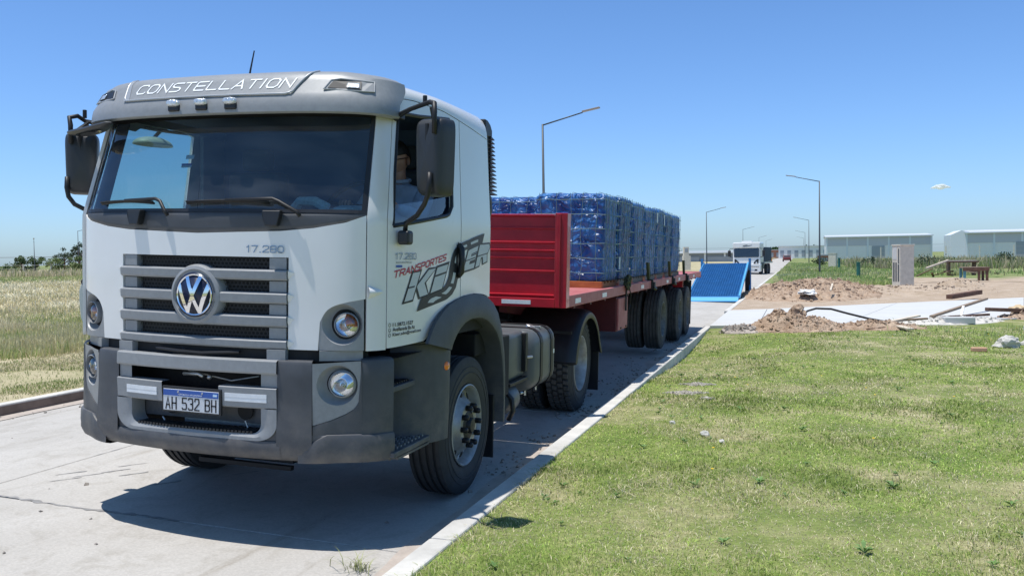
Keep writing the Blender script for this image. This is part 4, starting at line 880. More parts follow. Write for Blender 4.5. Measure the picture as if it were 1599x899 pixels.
for sg in (1, -1):
    q = B(); q.grid(lambda u, v: tuple(hc+RH @ Vector((sg*(.078+.012*math.sin(PI*v)), .012+.022*math.cos(2*PI*u)*math.sin(PI*v), -.008+.032*math.sin(2*PI*u)*math.sin(PI*v)-.0))), 14, 8); q.build('ear', SKIN, hd_, smooth=True)
    q = B(); q.lathe([(0,.011),(.006,.008),(.009,0)], hc+RH @ Vector((sg*.030,-.082,.014)), RH @ Vector((0,-1,0)), 12); q.build('eye', mat('eye_white', (.6,.6,.58), .3), hd_, smooth=True)
    q = B(); c = hc+RH @ Vector((sg*.032,-.104,.012)); q.tube([c+RH @ Vector((.025*math.cos(t), 0, .018*math.sin(t))) for t in np.linspace(0,2*PI,17)], .0028, 5); q.tube([c+RH @ Vector((sg*.025,0,.006)), hc+RH @ Vector((sg*.083,-.03,.016)), hc+RH @ Vector((sg*.086,.02,.012))], .003, 5); q.build('glasses', BLKM, hd_)
q = B()
def hair(u, v):
    th = 2*PI*u; lim = .40+.22*max(0, math.sin(th)); ph = PI*lim*v; x = math.sin(ph)*math.cos(th); y = math.sin(ph)*math.sin(th); z = math.cos(ph)
    w = 1.07+.03*noise.noise(Vector((x*9,y*9,z*9))); return tuple(hc+RH @ Vector((x*.078*w, y*.098*w+.004, z*.122*w)))
q.grid(hair, 36, 12); q.build('hair', HAIR, hd_, smooth=True, solid=.004)
q = B(); q.tube([(.01+.075*math.cos(t), .055+.062*math.sin(t), .43+.012*math.sin(t)) for t in np.linspace(0,2*PI,17)], .016, 6); q.build('shirt_collar', SHIRT, person, smooth=True)
q = B()
for k, (a, c, w, h) in enumerate(((0,0,.012,.016),(.016,.004,.010,.014),(.030,0,.006,.02),(.042,.004,.02,.008),(.05,-.006,.012,.010))): q.bx(.2125,.214,.03+a,.03+a+w,.325+c,.325+c+h)
q.build('shirt_emblem', BLKM, person)
for sg, w in ((1, (.19,-.36,.22)), (-1, (-.13,-.36,.215))):       # hands closed on the wheel rim
    w = Vector(w); q = skinned('hand', [w, w+Vector((0,-.05,.02)), w+Vector((0,-.075,.03))], [(0,1),(1,2)], [(.026,.02),(.040,.018),(.042,.016)], SKIN, person, 1)
    for k in range(4):
        x = -.030+.020*k; L = (.9,1.0,.95,.75)[k]; p = w+Vector((x,-.08,.035))
        skinned('finger', [p, p+Vector((0,-.030*L,.010)), p+Vector((0,-.045*L,-.012)), p+Vector((0,-.030*L,-.032))], [(0,1),(1,2),(2,3)], [.010,.009,.0085,.008], SKIN, q, 1)
    p = w+Vector((-sg*.035,-.03,.015)); skinned('thumb', [p, p+Vector((-sg*.022,-.025,.004)), p+Vector((-sg*.012,-.055,-.004))], [(0,1),(1,2)], [.012,.010,.009], SKIN, q, 1)
# ================================================================== FLATBED TRAILER
trl = empty('flatbed_trailer', (0,3.8,0), tilt=True, label='long red flatbed semi-trailer with three axles and a ribbed headboard', cat='trailer')
class TB(B):
    def build(s, name, m, parent=None, **k):
        s.v = [(x, y-3.8, z) for x, y, z in s.v]; return B.build(s, name, m, parent, **k)
q = TB(); q.bx(-1.24,1.13,3.80,3.86,1.215,2.10); hb = q.build('headboard', RED, trl)
for z, d in ((2.095,.03),(1.97,.014),(1.829,.014),(1.751,.02),(1.681,.014),(1.547,.014),(1.31,.022)):
    q = TB(); q.prism([(3.80,z-.014),(3.80,z+.014),(3.80-d,z+.008),(3.80-d,z-.004)], lambda a, c: (-1.22,a,c), lambda a, c: (1.125,a,c)); q.build('headboard_rib', RED, hb)
q = TB(); q.bx(-1.25,1.14,3.77,3.86,1.195,1.285); q.build('headboard_sill', RED, hb, bev=.006)
q = TB(); q.bx(.595,.896,3.763,3.770,1.222,1.262); q.build('reflective_strip', REFL, hb)
q = TB(); q.bx(-1.0,-.7,3.763,3.770,1.222,1.262); q.build('reflective_strip', REFL, hb)
for sg in (1, -1):
    q = TB(); q.prism([(1.13,3.775),(1.255,3.775),(1.255,3.90),(1.24,3.90),(1.24,3.79),(1.13,3.79)], lambda a, c: (sg*a, c, 1.195), lambda a, c: (sg*a, c, 2.118)); q.build('corner_post', RED, hb, bev=.004)
    q = TB(); q.bx(sg*1.15, sg*1.19, 3.755, 3.776, 1.2, 2.11); q.build('post_rib', RED, hb, bev=.004)
q = TB(); q.bx(-1.235,1.235,3.86,16.05,1.255,1.300); q.build('deck', REDF, trl)
for sg in (1, -1):
    q = TB(); q.prism([(1.185,1.195),(1.252,1.195),(1.252,1.204),(1.205,1.204),(1.205,1.300),(1.252,1.300),(1.252,1.312),(1.185,1.312)] if False else [(1.20,1.195),(1.252,1.195),(1.252,1.312),(1.20,1.312)], lambda a, c: (sg*a, 3.905, c), lambda a, c: (sg*a, 16.06, c)); q.build('side_rail', REDF, trl, bev=.006)
    for y in (4.25,5.53,8.12,10.65,12.2,14.6): 
        q = TB(); q.bx(sg*1.252, sg*1.256, y-.10, y+.13, 1.222,1.272); q.build('reflective_strip', REFL, trl)
q = TB(); q.bx(-1.25,1.25,16.06,16.10,1.17,1.312); q.build('rear_beam', REDF, trl, bev=.004)
for sg in (1, -1):
    q = TB(); q.prism([(5.0,1.0),(6.0,.72),(15.6,.72),(16.0,1.0),(16.0,1.255),(4.2,1.255),(4.2,1.1)], lambda a, c: (sg*.42, a, c), lambda a, c: (sg*.50, a, c)); q.build('chassis_beam', REDD, trl)
q = TB()
for y in np.arange(4.3, 16, .75): q.bx(-1.2,1.2,y,y+.06,1.16,1.252)
q.build('cross_bearer', REDD, trl)
q = TB(); q.bx(.20,1.215,6.43,7.10,.735,1.165); bo = q.build('side_locker', REDD, trl, bev=.005)
q = TB(); q.bx(1.215,1.240,6.47,7.08,.745,1.155); ld = q.build('locker_door', REDF, bo, bev=.006)
for y in (6.60,6.95):
    q = TB(); q.bx(1.24,1.252,y,y+.05,.80-.04,.78); q.build('hinge', BLKM, bo)
q = TB(); q.bx(.25,.35,6.0,6.1,.55,1.2); q.bx(.1,.8,5.35,6.4,.83,1.2); q.bx(.20,.42,5.95,6.15,.60,.64); q.build('landing_leg', REDD, trl)
for i, (y, z) in enumerate(((10.55,.60),(12.80,.53),(14.05,.53))):
    q = TB(); q.tube([(-1.0,y,z),(1.0,y,z)], .065, 8); q.build('axle', PITCH, trl)
    for sg in (1, -1):
        w = wheel(trl, 'trailer', sg*1.075, y-3.8, z, sg); w2 = wheel(trl, 'trailer', sg*.755, y-3.8, z, sg)
for sg in (1, -1):
    q = TB(); q.bx(sg*.62, sg*1.2, 14.66, 14.68, .20, 1.15); q.build('mud_flap', BLACKP, trl)
    q = TB(); q.bx(sg*.6,sg*.66,10.0,14.3,.85,1.15); q.build('suspension', PITCH, trl)
    q = TB(); q.bx(sg*1.0,sg*1.2,13.2,13.24,1.05,1.19); q.build('marker_bracket', RED, trl)
    for y in (14.9, 15.4, 15.9):
        q = TB(); q.lathe([(0,.018),(.008,.016),(.01,0)], (sg*1.252,y,1.255), (sg,0,0), 10); q.build('side_marker', AMBER, trl)
q = TB(); q.tube([(-1.15,4.2,2.36),(1.15,4.2,2.36)], .02, 6) if False else q.bx(-.95,.95,15.0,15.06,.62,.70); q.build('under_run_bar', REDF, trl)
# ---- wrapped pallets
FILM = bpy.data.materials.new('blue_stretch_film'); FILM.use_nodes = True
n_ = FILM.node_tree.nodes; l_ = FILM.node_tree.links; pb_ = n_['Principled BSDF']
pb_.inputs['Roughness'].default_value = .36; pb_.inputs['Specular IOR Level'].default_value = .38
tc = n_.new('ShaderNodeTexCoord'); nz = n_.new('ShaderNodeTexNoise'); nz.inputs['Scale'].default_value = 5; nz.inputs['Detail'].default_value = 6
mp = n_.new('ShaderNodeMapping'); mp.inputs['Scale'].default_value = (1,1,.6); l_.new(tc.outputs['Object'], mp.inputs[0]); l_.new(mp.outputs[0], nz.inputs['Vector'])
rp = n_.new('ShaderNodeValToRGB'); rp.color_ramp.elements[0].position = .35; rp.color_ramp.elements[0].color = (.010,.045,.21,1); rp.color_ramp.elements[1].position = .72; rp.color_ramp.elements[1].color = (.065,.23,.52,1)
l_.new(nz.outputs[0], rp.inputs[0]); oi_ = n_.new('ShaderNodeObjectInfo'); hs_ = n_.new('ShaderNodeHueSaturation'); mr_ = n_.new('ShaderNodeMapRange'); mr_.inputs[3].default_value = .8; mr_.inputs[4].default_value = 1.2; l_.new(oi_.outputs['Random'], mr_.inputs[0]); l_.new(mr_.outputs[0], hs_.inputs['Value']); l_.new(rp.outputs[0], hs_.inputs['Color']); l_.new(hs_.outputs[0], pb_.inputs['Base Color'])
n2 = n_.new('ShaderNodeTexNoise'); n2.inputs['Scale'].default_value = 8; n2.inputs['Detail'].default_value = 2.5; n2.inputs['Distortion'].default_value = .8; mp2 = n_.new('ShaderNodeMapping'); mp2.inputs['Scale'].default_value = (.8,1.3,.75); l_.new(tc.outputs['Object'], mp2.inputs[0]); l_.new(mp2.outputs[0], n2.inputs['Vector'])
sb_ = n_.new('ShaderNodeMath'); sb_.operation = 'SUBTRACT'; sb_.inputs[1].default_value = .5; l_.new(n2.outputs[0], sb_.inputs[0]); ab_ = n_.new('ShaderNodeMath'); ab_.operation = 'ABSOLUTE'; l_.new(sb_.outputs[0], ab_.inputs[0])
bp = n_.new('ShaderNodeBump'); bp.invert = True; bp.inputs['Strength'].default_value = 1; bp.inputs['Distance'].default_value = .16; l_.new(ab_.outputs[0], bp.inputs['Height']); l_.new(bp.outputs[0], pb_.inputs['Normal'])
FILMD = FILM
def film_box(w, d, h, seed):
    b = B(); r = random.Random(seed); N = 22
    def wr(p, nrm):
        p = Vector(p); s = Vector((seed*3.1, seed*1.7, 0))
        a = noise.noise(p*2.6+s)*.022+(.5-abs(noise.noise(Vector((p.x*7,p.y*7,p.z*3))+s)))*.022-.010
        a += -.012*(abs(math.sin(p.z/h*PI*6+1.2*noise.noise(p*2+s))) < .22)
        return tuple(p+Vector(nrm)*a)
    def f4(face):
        nn, o, e1, e2, n1, n2_ = face
        b.grid(lambda u, v: wr(Vector(o)+Vector(e1)*u+Vector(e2)*v, nn), n1, n2_)
    x, y = w/2, d/2
    C = .7071
    def pos(t):                      # perimeter with rounded corners
        r_ = .05; return None
    # perimeter loop x height levels so the corners stay closed
    r_ = .06; per = []
    for cx, cy, a0 in ((x-r_,y-r_,0),(-x+r_,y-r_,PI/2),(-x+r_,-y+r_,PI),(x-r_,-y+r_,PI*1.5)):
        for k in range(4): a = a0+PI/2*k/3; per.append((cx+r_*math.cos(a), cy+r_*math.sin(a), math.cos(a), math.sin(a)))
    loop = []
    for i in range(len(per)):
        p, q = per[i], per[(i+1) % len(per)]; L = math.hypot(q[0]-p[0], q[1]-p[1]); k = max(1, int(L/.045))
        for j in range(k): t = j/k; loop.append(tuple(p[m]*(1-t)+q[m]*t for m in range(4)))
    n = len(loop); lev = [(0,-.01)]+[(h*t, 0) for t in np.linspace(.01,.96,26)]+[(h*.985,-.02),(h,-.07),(h+.01,-.2),(h+.012,-.4)]
    for z, ins in lev:
        for px, py, nx, ny in loop:
            k = 1+ins/max(x, y) if ins < -.03 else 1
            p = wr((px*k, py*k, z), (nx, ny, .25 if z > h*.9 else 0)); b.v.append((p[0]+nx*(ins if ins >= -.03 else 0), p[1]+ny*(ins if ins >= -.03 else 0), p[2]))
    for i in range(len(lev)-1):
        for k in range(n): b.f.append((i*n+k, i*n+(k+1)%n, (i+1)*n+(k+1)%n, (i+1)*n+k))
    b.f.append(tuple((len(lev)-1)*n+k for k in range(n)))
    return b
def stack(x0, x1, y0, y1, z0, z1, seed, label, lab2, net=True):
    w, d, h = x1-x0, y1-y0, z1-z0
    t = empty('wrapped_stack', ((x0+x1)/2,(y0+y1)/2,z0), tilt=True, label=label, cat='wrapped load', group='blue wrapped stacks on the flatbed')
    b = film_box(w, d, h, seed); fo = b.build('film_wrap', FILM, t); smooth_auto(fo, 70)
    r = random.Random(seed+50); X, Y = w/2+.012, d/2+.012; b = B()
    for z in np.linspace(.10, h-.08, 6):
        pts = []
        for cx, cy, dx, dy in ((X,-Y,0,1),(X,Y,-1,0),(-X,Y,0,-1),(-X,-Y,1,0)):
            L = 2*Y if dx == 0 else 2*X
            for k in range(6): pts.append((cx+dx*L*k/6, cy+dy*L*k/6, z+r.uniform(-.006,.006)))
        pts.append(pts[0]); b.tube(pts, .0032, 4, False)
    for k in range(5):
        x = -X*.8+X*1.6*(k+r.uniform(-.12,.12))/4
        for s in (-1, 1): b.tube([(x+r.uniform(-.02,.02), s*(Y), z) for z in np.linspace(0,h,6)], .0032, 4, False)
        y = -Y*.8+Y*1.6*k/4
        b.tube([(X, y+r.uniform(-.02,.02), z) for z in np.linspace(0,h,6)], .0032, 4, False)
        b.tube([(x,-Y,h-.02),(x,-Y*.85,h+.012),(x,Y*.85,h+.012),(x,Y,h-.02)], .0032, 4, False)
    b.build('netting', CORD, t)
    p = empty('wooden_pallet', ((x0+x1)/2,(y0+y1)/2,1.302), tilt=True, label=lab2, cat='pallet', group='pallets under the blue stacks')
    for k in range(5):
        q = B(); q.bx(-w*.49,w*.49,-d*.48+d*.86*k/4,-d*.48+d*.86*k/4+.09,.055,.075); q.build('board', WOODO if seed == 1 else WOOD, p)
    for k in range(4):
        x = -w*.47+w*.86*k/3
        q = B(); q.bx(x,x+.09,-d*.49,d*.49,0,.054); q.build('runner', WOODO if seed == 1 else WOOD, p)
    if seed == 1:
        q = B(); q.bx(-w*.44,w*.49,-d*.5-.02,-d*.5+.0,.0,.078); q.build('front_board', WOODO, p, bev=.004)
YS = [(6.02,6.89),(7.03,7.86),(8.02,8.92),(9.10,10.08),(10.25,10.98),(11.17,11.92),(12.15,13.15)]
ORD = ['front','second','third','fourth','fifth','sixth','rearmost']
for i, (y0, y1) in enumerate(YS):
    stack(.26, 1.125, y0, y1, 1.385, 2.475+.012*((i*5)%3-1), i+1, 'blue netted load, %s in the flatbed row nearest the kerb' % ORD[i], 'wooden pallet under the %s blue stack of the near row' % ORD[i])
for i, (y0, y1) in enumerate([(7.6,8.7),(8.8,9.9),(10.0,11.1),(11.2,12.3)]):
    stack(-1.10, -.06, y0, y1, 1.385, 2.515, i+9, 'blue netted load on the far side of the flatbed, %s of its row' % ['front','second','third','rearmost'][i], 'wooden pallet under the %s blue stack of the far row' % ['front','second','third','rearmost'][i])
# red bar lying across the top of the far row
bar_ = B(); bar_.box((0,0,0), (.55,.05,.05)); o = bar_.build('loose_bar', REDD, None, bev=.004); o.matrix_world = RT @ Matrix.Translation((.0,8.2,2.56)); tag(o, 'dark red bar lying on top of the far blue stack behind the headboard', 'bar')
# ratchet straps over the rail
for y, lab in ((6.87,'olive bundle of webbing tied to the trailer rail beside the locker'),(8.95,'dark lashing strap with ratchet on the rail before the first trailer axle'),(11.25,'dark lashing strap with ratchet on the rail above the middle axle'),(13.25,'dark lashing strap with ratchet on the rail above the rear axle')):
    t = empty('lashing_strap', (1.25,y,1.31), tilt=True, label=lab, cat='strap', group='lashing straps on the trailer rail')
    rr_ = random.Random(int(y*10))
    if y < 7:
        q = B()
        for k in range(16):
            a = rr_.uniform(0,6.28); c = Vector((.02,rr_.uniform(-.10,.10),rr_.uniform(-.03,.10))); R = rr_.uniform(.04,.08)
            q.tube([c+Vector((.03*math.sin(t_+a), R*math.cos(t_), R*.8*math.sin(t_))) for t_ in np.linspace(0,2*PI,11)], .013, 5)
        q.build('webbing_coil', STRAP, t)
        q = B(); q.tube([(.03,.05,0),(.04,.14,-.12),(.03,.18,-.26),(.02,.12,-.33)], .008, 5); q.bx(0,.02,-.03,.0,-.33,0); q.build('loose_cord', BLKM, t)
    else:
        q = B(); q.prism([(-.05,.0),(.05,0),(-.06,.28),(-.20,.28)], lambda a, c: (-.06,a,c), lambda a, c: (-.02,a,c)); q.build('webbing', STRAP, t, bev=.006)
        q = B(); q.bx(-.02,.03,-.04,.03,-.13,.02); q.tube([(.03,-.03,-.10),(.05,.08,-.13),(.03,.14,-.10)], .03, 6); q.box((.03,.05,-.06),(.05,.12,.08)); q.build('ratchet', BLKM, t, bev=.006)
for (x, y, z, w, h) in ((1.145,6.85,1.60,.09,.16),(1.145,9.95,2.31,.12,.16),(1.145,10.75,2.30,.09,.18)):
    q = B(); q.grid(lambda u, v: (0, -w/2+w*u, -h/2+h*v), 3, 3); o = q.build('paper_label', PAPER, None, solid=.003); o.matrix_world = RT @ Matrix.Translation((x+.02,y,z)); tag(o, 'white paper label %s' % {1.60:'low on the front blue stack by the olive webbing', 2.31:'high on the fourth blue stack', 2.30:'high on the fifth blue stack'}[z], 'label')
# ================================================================== GROUND
T2 = math.tan(TILT)
def drop(y): return -.0025*min(70, max(0, y-20))
def road_z(x, y): return (-x*T2 if x > -2.07 else .0723+(x+2.07)*T2)+drop(y)
def gz(x, y):
    n = noise.noise(Vector((x*.5,y*.5,0)))*.03+noise.noise(Vector((x*.12,y*.12,3)))*.06
    if x > 0:
        e = .055-.15*math.exp(-((y-10.5)/3.2)**2)*math.exp(-((x-1.6)/1.3)**2); k = min(1, (x-1.55)/1.2)
        return e+n*max(0, k)+drop(y)
    k = min(1, (-5.15-x)/3); return .095+n*max(0, k)*1.3+.15*max(0,k)*(1-math.exp(-max(0,-x-9)/20))+drop(y)
def groundmat(name, cols_, scale=1.2, bump=.5, extra=None):
    m = bpy.data.materials.new(name); m.use_nodes = True; n = m.node_tree.nodes; l = m.node_tree.links; b = n['Principled BSDF']; b.inputs['Roughness'].default_value = .95; b.inputs['Specular IOR Level'].default_value = .15
    tc = n.new('ShaderNodeTexCoord'); src = tc.outputs['Object']
    t = n.new('ShaderNodeTexNoise'); t.inputs['Scale'].default_value = scale; t.inputs['Detail'].default_value = 9; t.inputs['Roughness'].default_value = .68; l.new(src, t.inputs['Vector'])
    r = n.new('ShaderNodeValToRGB'); els = r.color_ramp.elements; els[0].position = cols_[0][0]; els[0].color = (*cols_[0][1],1); els[1].position = cols_[-1][0]; els[1].color = (*cols_[-1][1],1)
    for p, c in cols_[1:-1]: e = els.new(p); e.color = (*c,1)
    l.new(t.outputs[0], r.inputs[0])
    t2 = n.new('ShaderNodeTexNoise'); t2.inputs['Scale'].default_value = 38; t2.inputs['Detail'].default_value = 4; l.new(src, t2.inputs['Vector'])
    mx = n.new('ShaderNodeMixRGB'); mx.blend_type = 'OVERLAY'; mx.inputs[0].default_value = .45; l.new(r.outputs[0], mx.inputs[1]); l.new(t2.outputs[0], mx.inputs[2]); l.new(mx.outputs[0], b.inputs['Base Color'])
    bp = n.new('ShaderNodeBump'); bp.inputs['Strength'].default_value = bump; bp.inputs['Distance'].default_value = .04; l.new(t2.outputs[0], bp.inputs['Height']); l.new(bp.outputs[0], b.inputs['Normal'])
    return m
LAWN = groundmat('lawn_soil', [(.30,(.11,.16,.04)),(.48,(.19,.23,.07)),(.60,(.31,.30,.15)),(.72,(.52,.46,.31))])
FIELD = groundmat('dry_field_soil', [(.32,(.26,.26,.12)),(.5,(.42,.37,.23)),(.68,(.52,.45,.31))], .5)
DIRT = groundmat('bare_dirt', [(.30,(.34,.26,.18)),(.5,(.46,.36,.27)),(.7,(.56,.46,.36))], 1.5, .9)
MEAD = groundmat('meadow_soil', [(.32,(.12,.18,.055)),(.5,(.20,.24,.09)),(.68,(.34,.30,.17))], .35)
CLOD = groundmat('dirt_clods', [(.30,(.30,.20,.13)),(.5,(.44,.32,.23)),(.7,(.56,.44,.33))], 4, 1)
def sheet(name, xs, ys, zf, m, kind='structure'):
    b = B(); nx, ny = len(xs), len(ys); b.v = [(x, y, zf(x, y)) for x in xs for y in ys]; b.f = [(i*ny+j, (i+1)*ny+j, (i+1)*ny+j+1, i*ny+j+1) for i in range(nx-1) for j in range(ny-1)]
    o = b.build(name, m, None, smooth=True); tag(o, kind=kind); return o
sheet('ground', np.linspace(-4000,4000,9), np.linspace(-300,6000,9), lambda x, y: -.42, MEAD)
sheet('lawn', np.linspace(1.60,34,180), np.linspace(-14,20,190), gz, LAWN)
sheet('dirt_ground', np.linspace(1.60,60,120), np.linspace(20,47,60), lambda x, y: gz(x, y)+.02*noise.noise(Vector((x*2,y*2,1))), DIRT)
sheet('dirt_ground', np.linspace(8.9,60,30), np.linspace(46.95,57,8), lambda x, y: gz(x, y)+.010, DIRT)
sheet('meadow', np.concatenate([np.linspace(1.60,20,20), np.linspace(24,160,30)]), np.linspace(47,420,60), gz, MEAD)
sheet('meadow', np.linspace(34,160,20), np.linspace(-14,20,10), gz, MEAD); sheet('meadow', np.linspace(60,160,16), np.linspace(20,47,8), gz, MEAD)
sheet('field', -np.concatenate([np.linspace(5.15,40,70), np.linspace(43,260,50)]), np.concatenate([np.linspace(-30,60,70), np.linspace(64,420,50)]), gz, FIELD)
# ---- road: concrete slabs with recessed joints
ROADM = bpy.data.materials.new('worn_concrete'); ROADM.use_nodes = True
n_ = ROADM.node_tree.nodes; l_ = ROADM.node_tree.links; pb_ = n_['Principled BSDF']; pb_.inputs['Roughness'].default_value = .9; pb_.inputs['Specular IOR Level'].default_value = .25
tc = n_.new('ShaderNodeTexCoord')
def nz_(scale, det, st=None, rough=.6, dist=0):
    t = n_.new('ShaderNodeTexNoise'); t.inputs['Scale'].default_value = scale; t.inputs['Detail'].default_value = det; t.inputs['Roughness'].default_value = rough; t.inputs['Distortion'].default_value = dist
    if st: mp = n_.new('ShaderNodeMapping'); mp.inputs['Scale'].default_value = st; l_.new(tc.outputs['Object'], mp.inputs[0]); l_.new(mp.outputs[0], t.inputs['Vector'])
    else: l_.new(tc.outputs['Object'], t.inputs['Vector'])
    return t
def ramp_(t, a, b_, ca, cb):
    r = n_.new('ShaderNodeValToRGB'); r.color_ramp.elements[0].position = a; r.color_ramp.elements[1].position = b_; r.color_ramp.elements[0].color = (*ca,1); r.color_ramp.elements[1].color = (*cb,1); l_.new(t.outputs[0], r.inputs[0]); return r
r1 = ramp_(nz_(.55, 8, (1.6,.7,1), .65, .6), .34, .66, (.42,.395,.36), (.50,.475,.44))
r2 = ramp_(nz_(3.0, 7, None, .7, 1.5), .36, .50, (.88,.87,.85), (1,1,1)); r3 = ramp_(nz_(60, 4), .3, .7, (.88,.88,.88), (1.08,1.08,1.08)); r4 = ramp_(nz_(1.1, 5, (3,.35,1), .6, 1), .60, .72, (1,1,1), (.84,.82,.79))
def mul(a, b_):
    mx = n_.new('ShaderNodeMixRGB'); mx.blend_type = 'MULTIPLY'; mx.inputs[0].default_value = 1; l_.new(a.outputs[0], mx.inputs[1]); l_.new(b_.outputs[0], mx.inputs[2]); return mx
m_ = mul(mul(mul(r1, r2), r3), r4); l_.new(m_.outputs[0], pb_.inputs['Base Color'])
bp = n_.new('ShaderNodeBump'); bp.inputs['Strength'].default_value = .35; bp.inputs['Distance'].default_value = .006; l_.new(nz_(45, 6).outputs[0], bp.inputs['Height']); l_.new(bp.outputs[0], pb_.inputs['Normal'])
def sub(x0, x1, y0, y1): return [(x0, y0), (x1, y0), (x1, y1), (x0, y1)]
sheet('road_bed', np.array([-5.0,-2.07,1.47]), np.linspace(-20,500,120), lambda x, y: road_z(x, y)-.030, mat('joint_dirt', (.16,.14,.12), .95, var=.3, vscale=5))
road = empty('road'); road['kind'] = 'structure'
J = .006
ye = [-17.87+4.5*k for k in range(28)]
for i in range(len(ye)-1):
    for x0, x1 in ((-5.0,-2.07),(-2.07,1.47)):
        a, c = ye[i]+J, ye[i+1]-J; b = B(); b.prism(sub(x0+(J if x0 > -5 else 0), x1-(J if x1 < 0 else 0), a, c), lambda x, y: (x, y, road_z(x, y)-.05), lambda x, y: (x, y, road_z(x, y)))
        b.build('slab', ROADM, road, bev=.004, seg=1)
b = B(); ys = np.linspace(ye[-1], 500, 60); b.v = [(x, y, road_z(x, y)) for x in (-5.0,-2.07,1.47) for y in ys]; n = len(ys); b.f = [(i*n+j, (i+1)*n+j, (i+1)*n+j+1, i*n+j+1) for i in range(2) for j in range(n-1)]; b.build('far_road_surface', ROADM, road)
# dirty sealant squeezed along the joints in front of the truck
def sealant(fn, n, w, seed, name='joint_sealant'):
    b = B(); L = []
    for i in range(n+1):
        x, y, dx, dy = fn(i/n); k = w*(.25+abs(noise.noise(Vector((i*.23,seed,0))))*2.2); o = noise.noise(Vector((i*.3,seed+4,0)))*w*.8; L.append(((x+dx*(o-k), y+dy*(o-k)), (x+dx*(o+k), y+dy*(o+k))))
    for i in range(n):
        a, c = L[i], L[i+1]; b.add([(p[0], p[1], road_z(*p)+.0025) for p in (a[0], c[0], c[1], a[1])], [(0,1,2,3)])
    tag(b.build(name, mat('sealant', (.27,.26,.25), .9, var=.25, vscale=9), None), kind='stuff')
sealant(lambda t: (-2.05+1.75*t, .13+.012*math.sin(9*t), 0, 1), 70, .022, 3); sealant(lambda t: (-2.07, -2.5+9*t, 1, 0), 200, .007, 8)
rr = random.Random(31)
for k in range(16):
    x0, y0 = -1.9+rr.uniform(0,1.3), 1.0+rr.uniform(-.5,1.2); sealant(lambda t: (x0+.12*t, y0+.18*t, -.7, .7), 8, .012, k+20, 'road_stain')
# kerbs
def kerb(name, x0, x1, segs, zt, faced=None):
    k = empty(name); k['kind'] = 'structure'
    for y0, y1 in segs:
        n = max(1, round((y1-y0)/3.0)); 
        for i in range(n):
            a = y0+(y1-y0)*i/n+.004; c = y0+(y1-y0)*(i+1)/n-.004; b = B()
            r = random.Random(int(a*10)); dz = r.uniform(-.002,.002); dx = r.uniform(-.002,.002)
            b.prism(sub(x0+dx, x1+dx, a, c), lambda x, y: (x, y, -.25+drop(y)), lambda x, y: (x, y, zt(x, y)+dz)); b.build('kerb_stone', KERB, k, bev=.012, seg=2)
    return k
KERB = mat('kerb_concrete', (.56,.54,.50), .9, var=.22, vscale=1.6, bump=.5, bscale=30)
kerb('kerb', 1.455, 1.60, [(-12,15.2),(20.6,92)], lambda x, y: road_z(1.47, y)+.125)
kerb_left = kerb('kerb', -5.14, -5.0, [(-12,92)], lambda x, y: road_z(-5, y)+.135)
for k in range(28):
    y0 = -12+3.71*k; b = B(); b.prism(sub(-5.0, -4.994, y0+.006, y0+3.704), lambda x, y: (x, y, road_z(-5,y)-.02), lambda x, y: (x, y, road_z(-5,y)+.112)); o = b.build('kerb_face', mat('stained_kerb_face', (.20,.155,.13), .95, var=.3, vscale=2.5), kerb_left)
# sediment and rubble crumbs in the gutter
def scatter_rocks(name, pts, size, m, seed, parent=None):
    r = random.Random(seed); b = B()
    for (x, y, z) in pts:
        s = size[0]+(size[1]-size[0])*r.random()**2.5; R = Matrix.Rotation(r.uniform(0,6), 3, (r.random(), r.random(), r.random()+.1)); vs = []
        for a in (-1,1):
            for c in (-1,1):
                for e in (-1,1): vs.append(Vector((x,y,z+s*.2))+R @ Vector((a*s*r.uniform(.5,1),c*s*r.uniform(.5,1),e*s*r.uniform(.3,.7))))
        b.add(vs, [(0,1,3,2),(4,6,7,5),(0,4,5,1),(2,3,7,6),(0,2,6,4),(1,5,7,3)])
    o = b.build(name, m, parent); o['kind'] = 'stuff'; return o
rr = random.Random(5)
pts = []
for k in range(1500):
    y = rr.uniform(1.5, 13); x = 1.455-abs(rr.gauss(0,.28)); 
    if noise.noise(Vector((x*2,y*1.2,0))) > -.05: pts.append((x, y, road_z(x, y)))
for k in range(140):
    x, y = rr.uniform(-4.8,1.4), rr.uniform(-2.5,9); pts.append((x, y, road_z(x, y)))
for k in range(260):
    y = rr.uniform(-1,9); x = -4.99+abs(rr.gauss(0,.2)); pts.append((x, y, road_z(x, y)))
scatter_rocks('gravel', pts, (.004,.018), mat('gravel_grit', (.26,.23,.20), .9, var=.4, vscale=3), 3)
b = B()
def silt(u, v):
    y = -1+16*u; x = 1.456-(.10+.22*(noise.noise(Vector((0,y*.8,5)))+.5))*v; return (x, y, road_z(x, y)+.004*(1-v)+.0015)
b.grid(silt, 120, 4); tag(b.build('silt_strip', mat('gutter_silt', (.44,.38,.33), .95, var=.15, vscale=6, bump=.5, bscale=60), None), kind='stuff')
b = B(); b.grid(lambda u, v: (-4.995+(.25+.15*noise.noise(Vector((0,(-6+40*u)*.7,2))))*v, -6+40*u, road_z(-4.9,0)+.003+.004*(1-v)+.035*v*.25+drop(-6+40*u)), 120, 3); tag(b.build('silt_strip', MATS['gutter_silt'], None), kind='stuff')
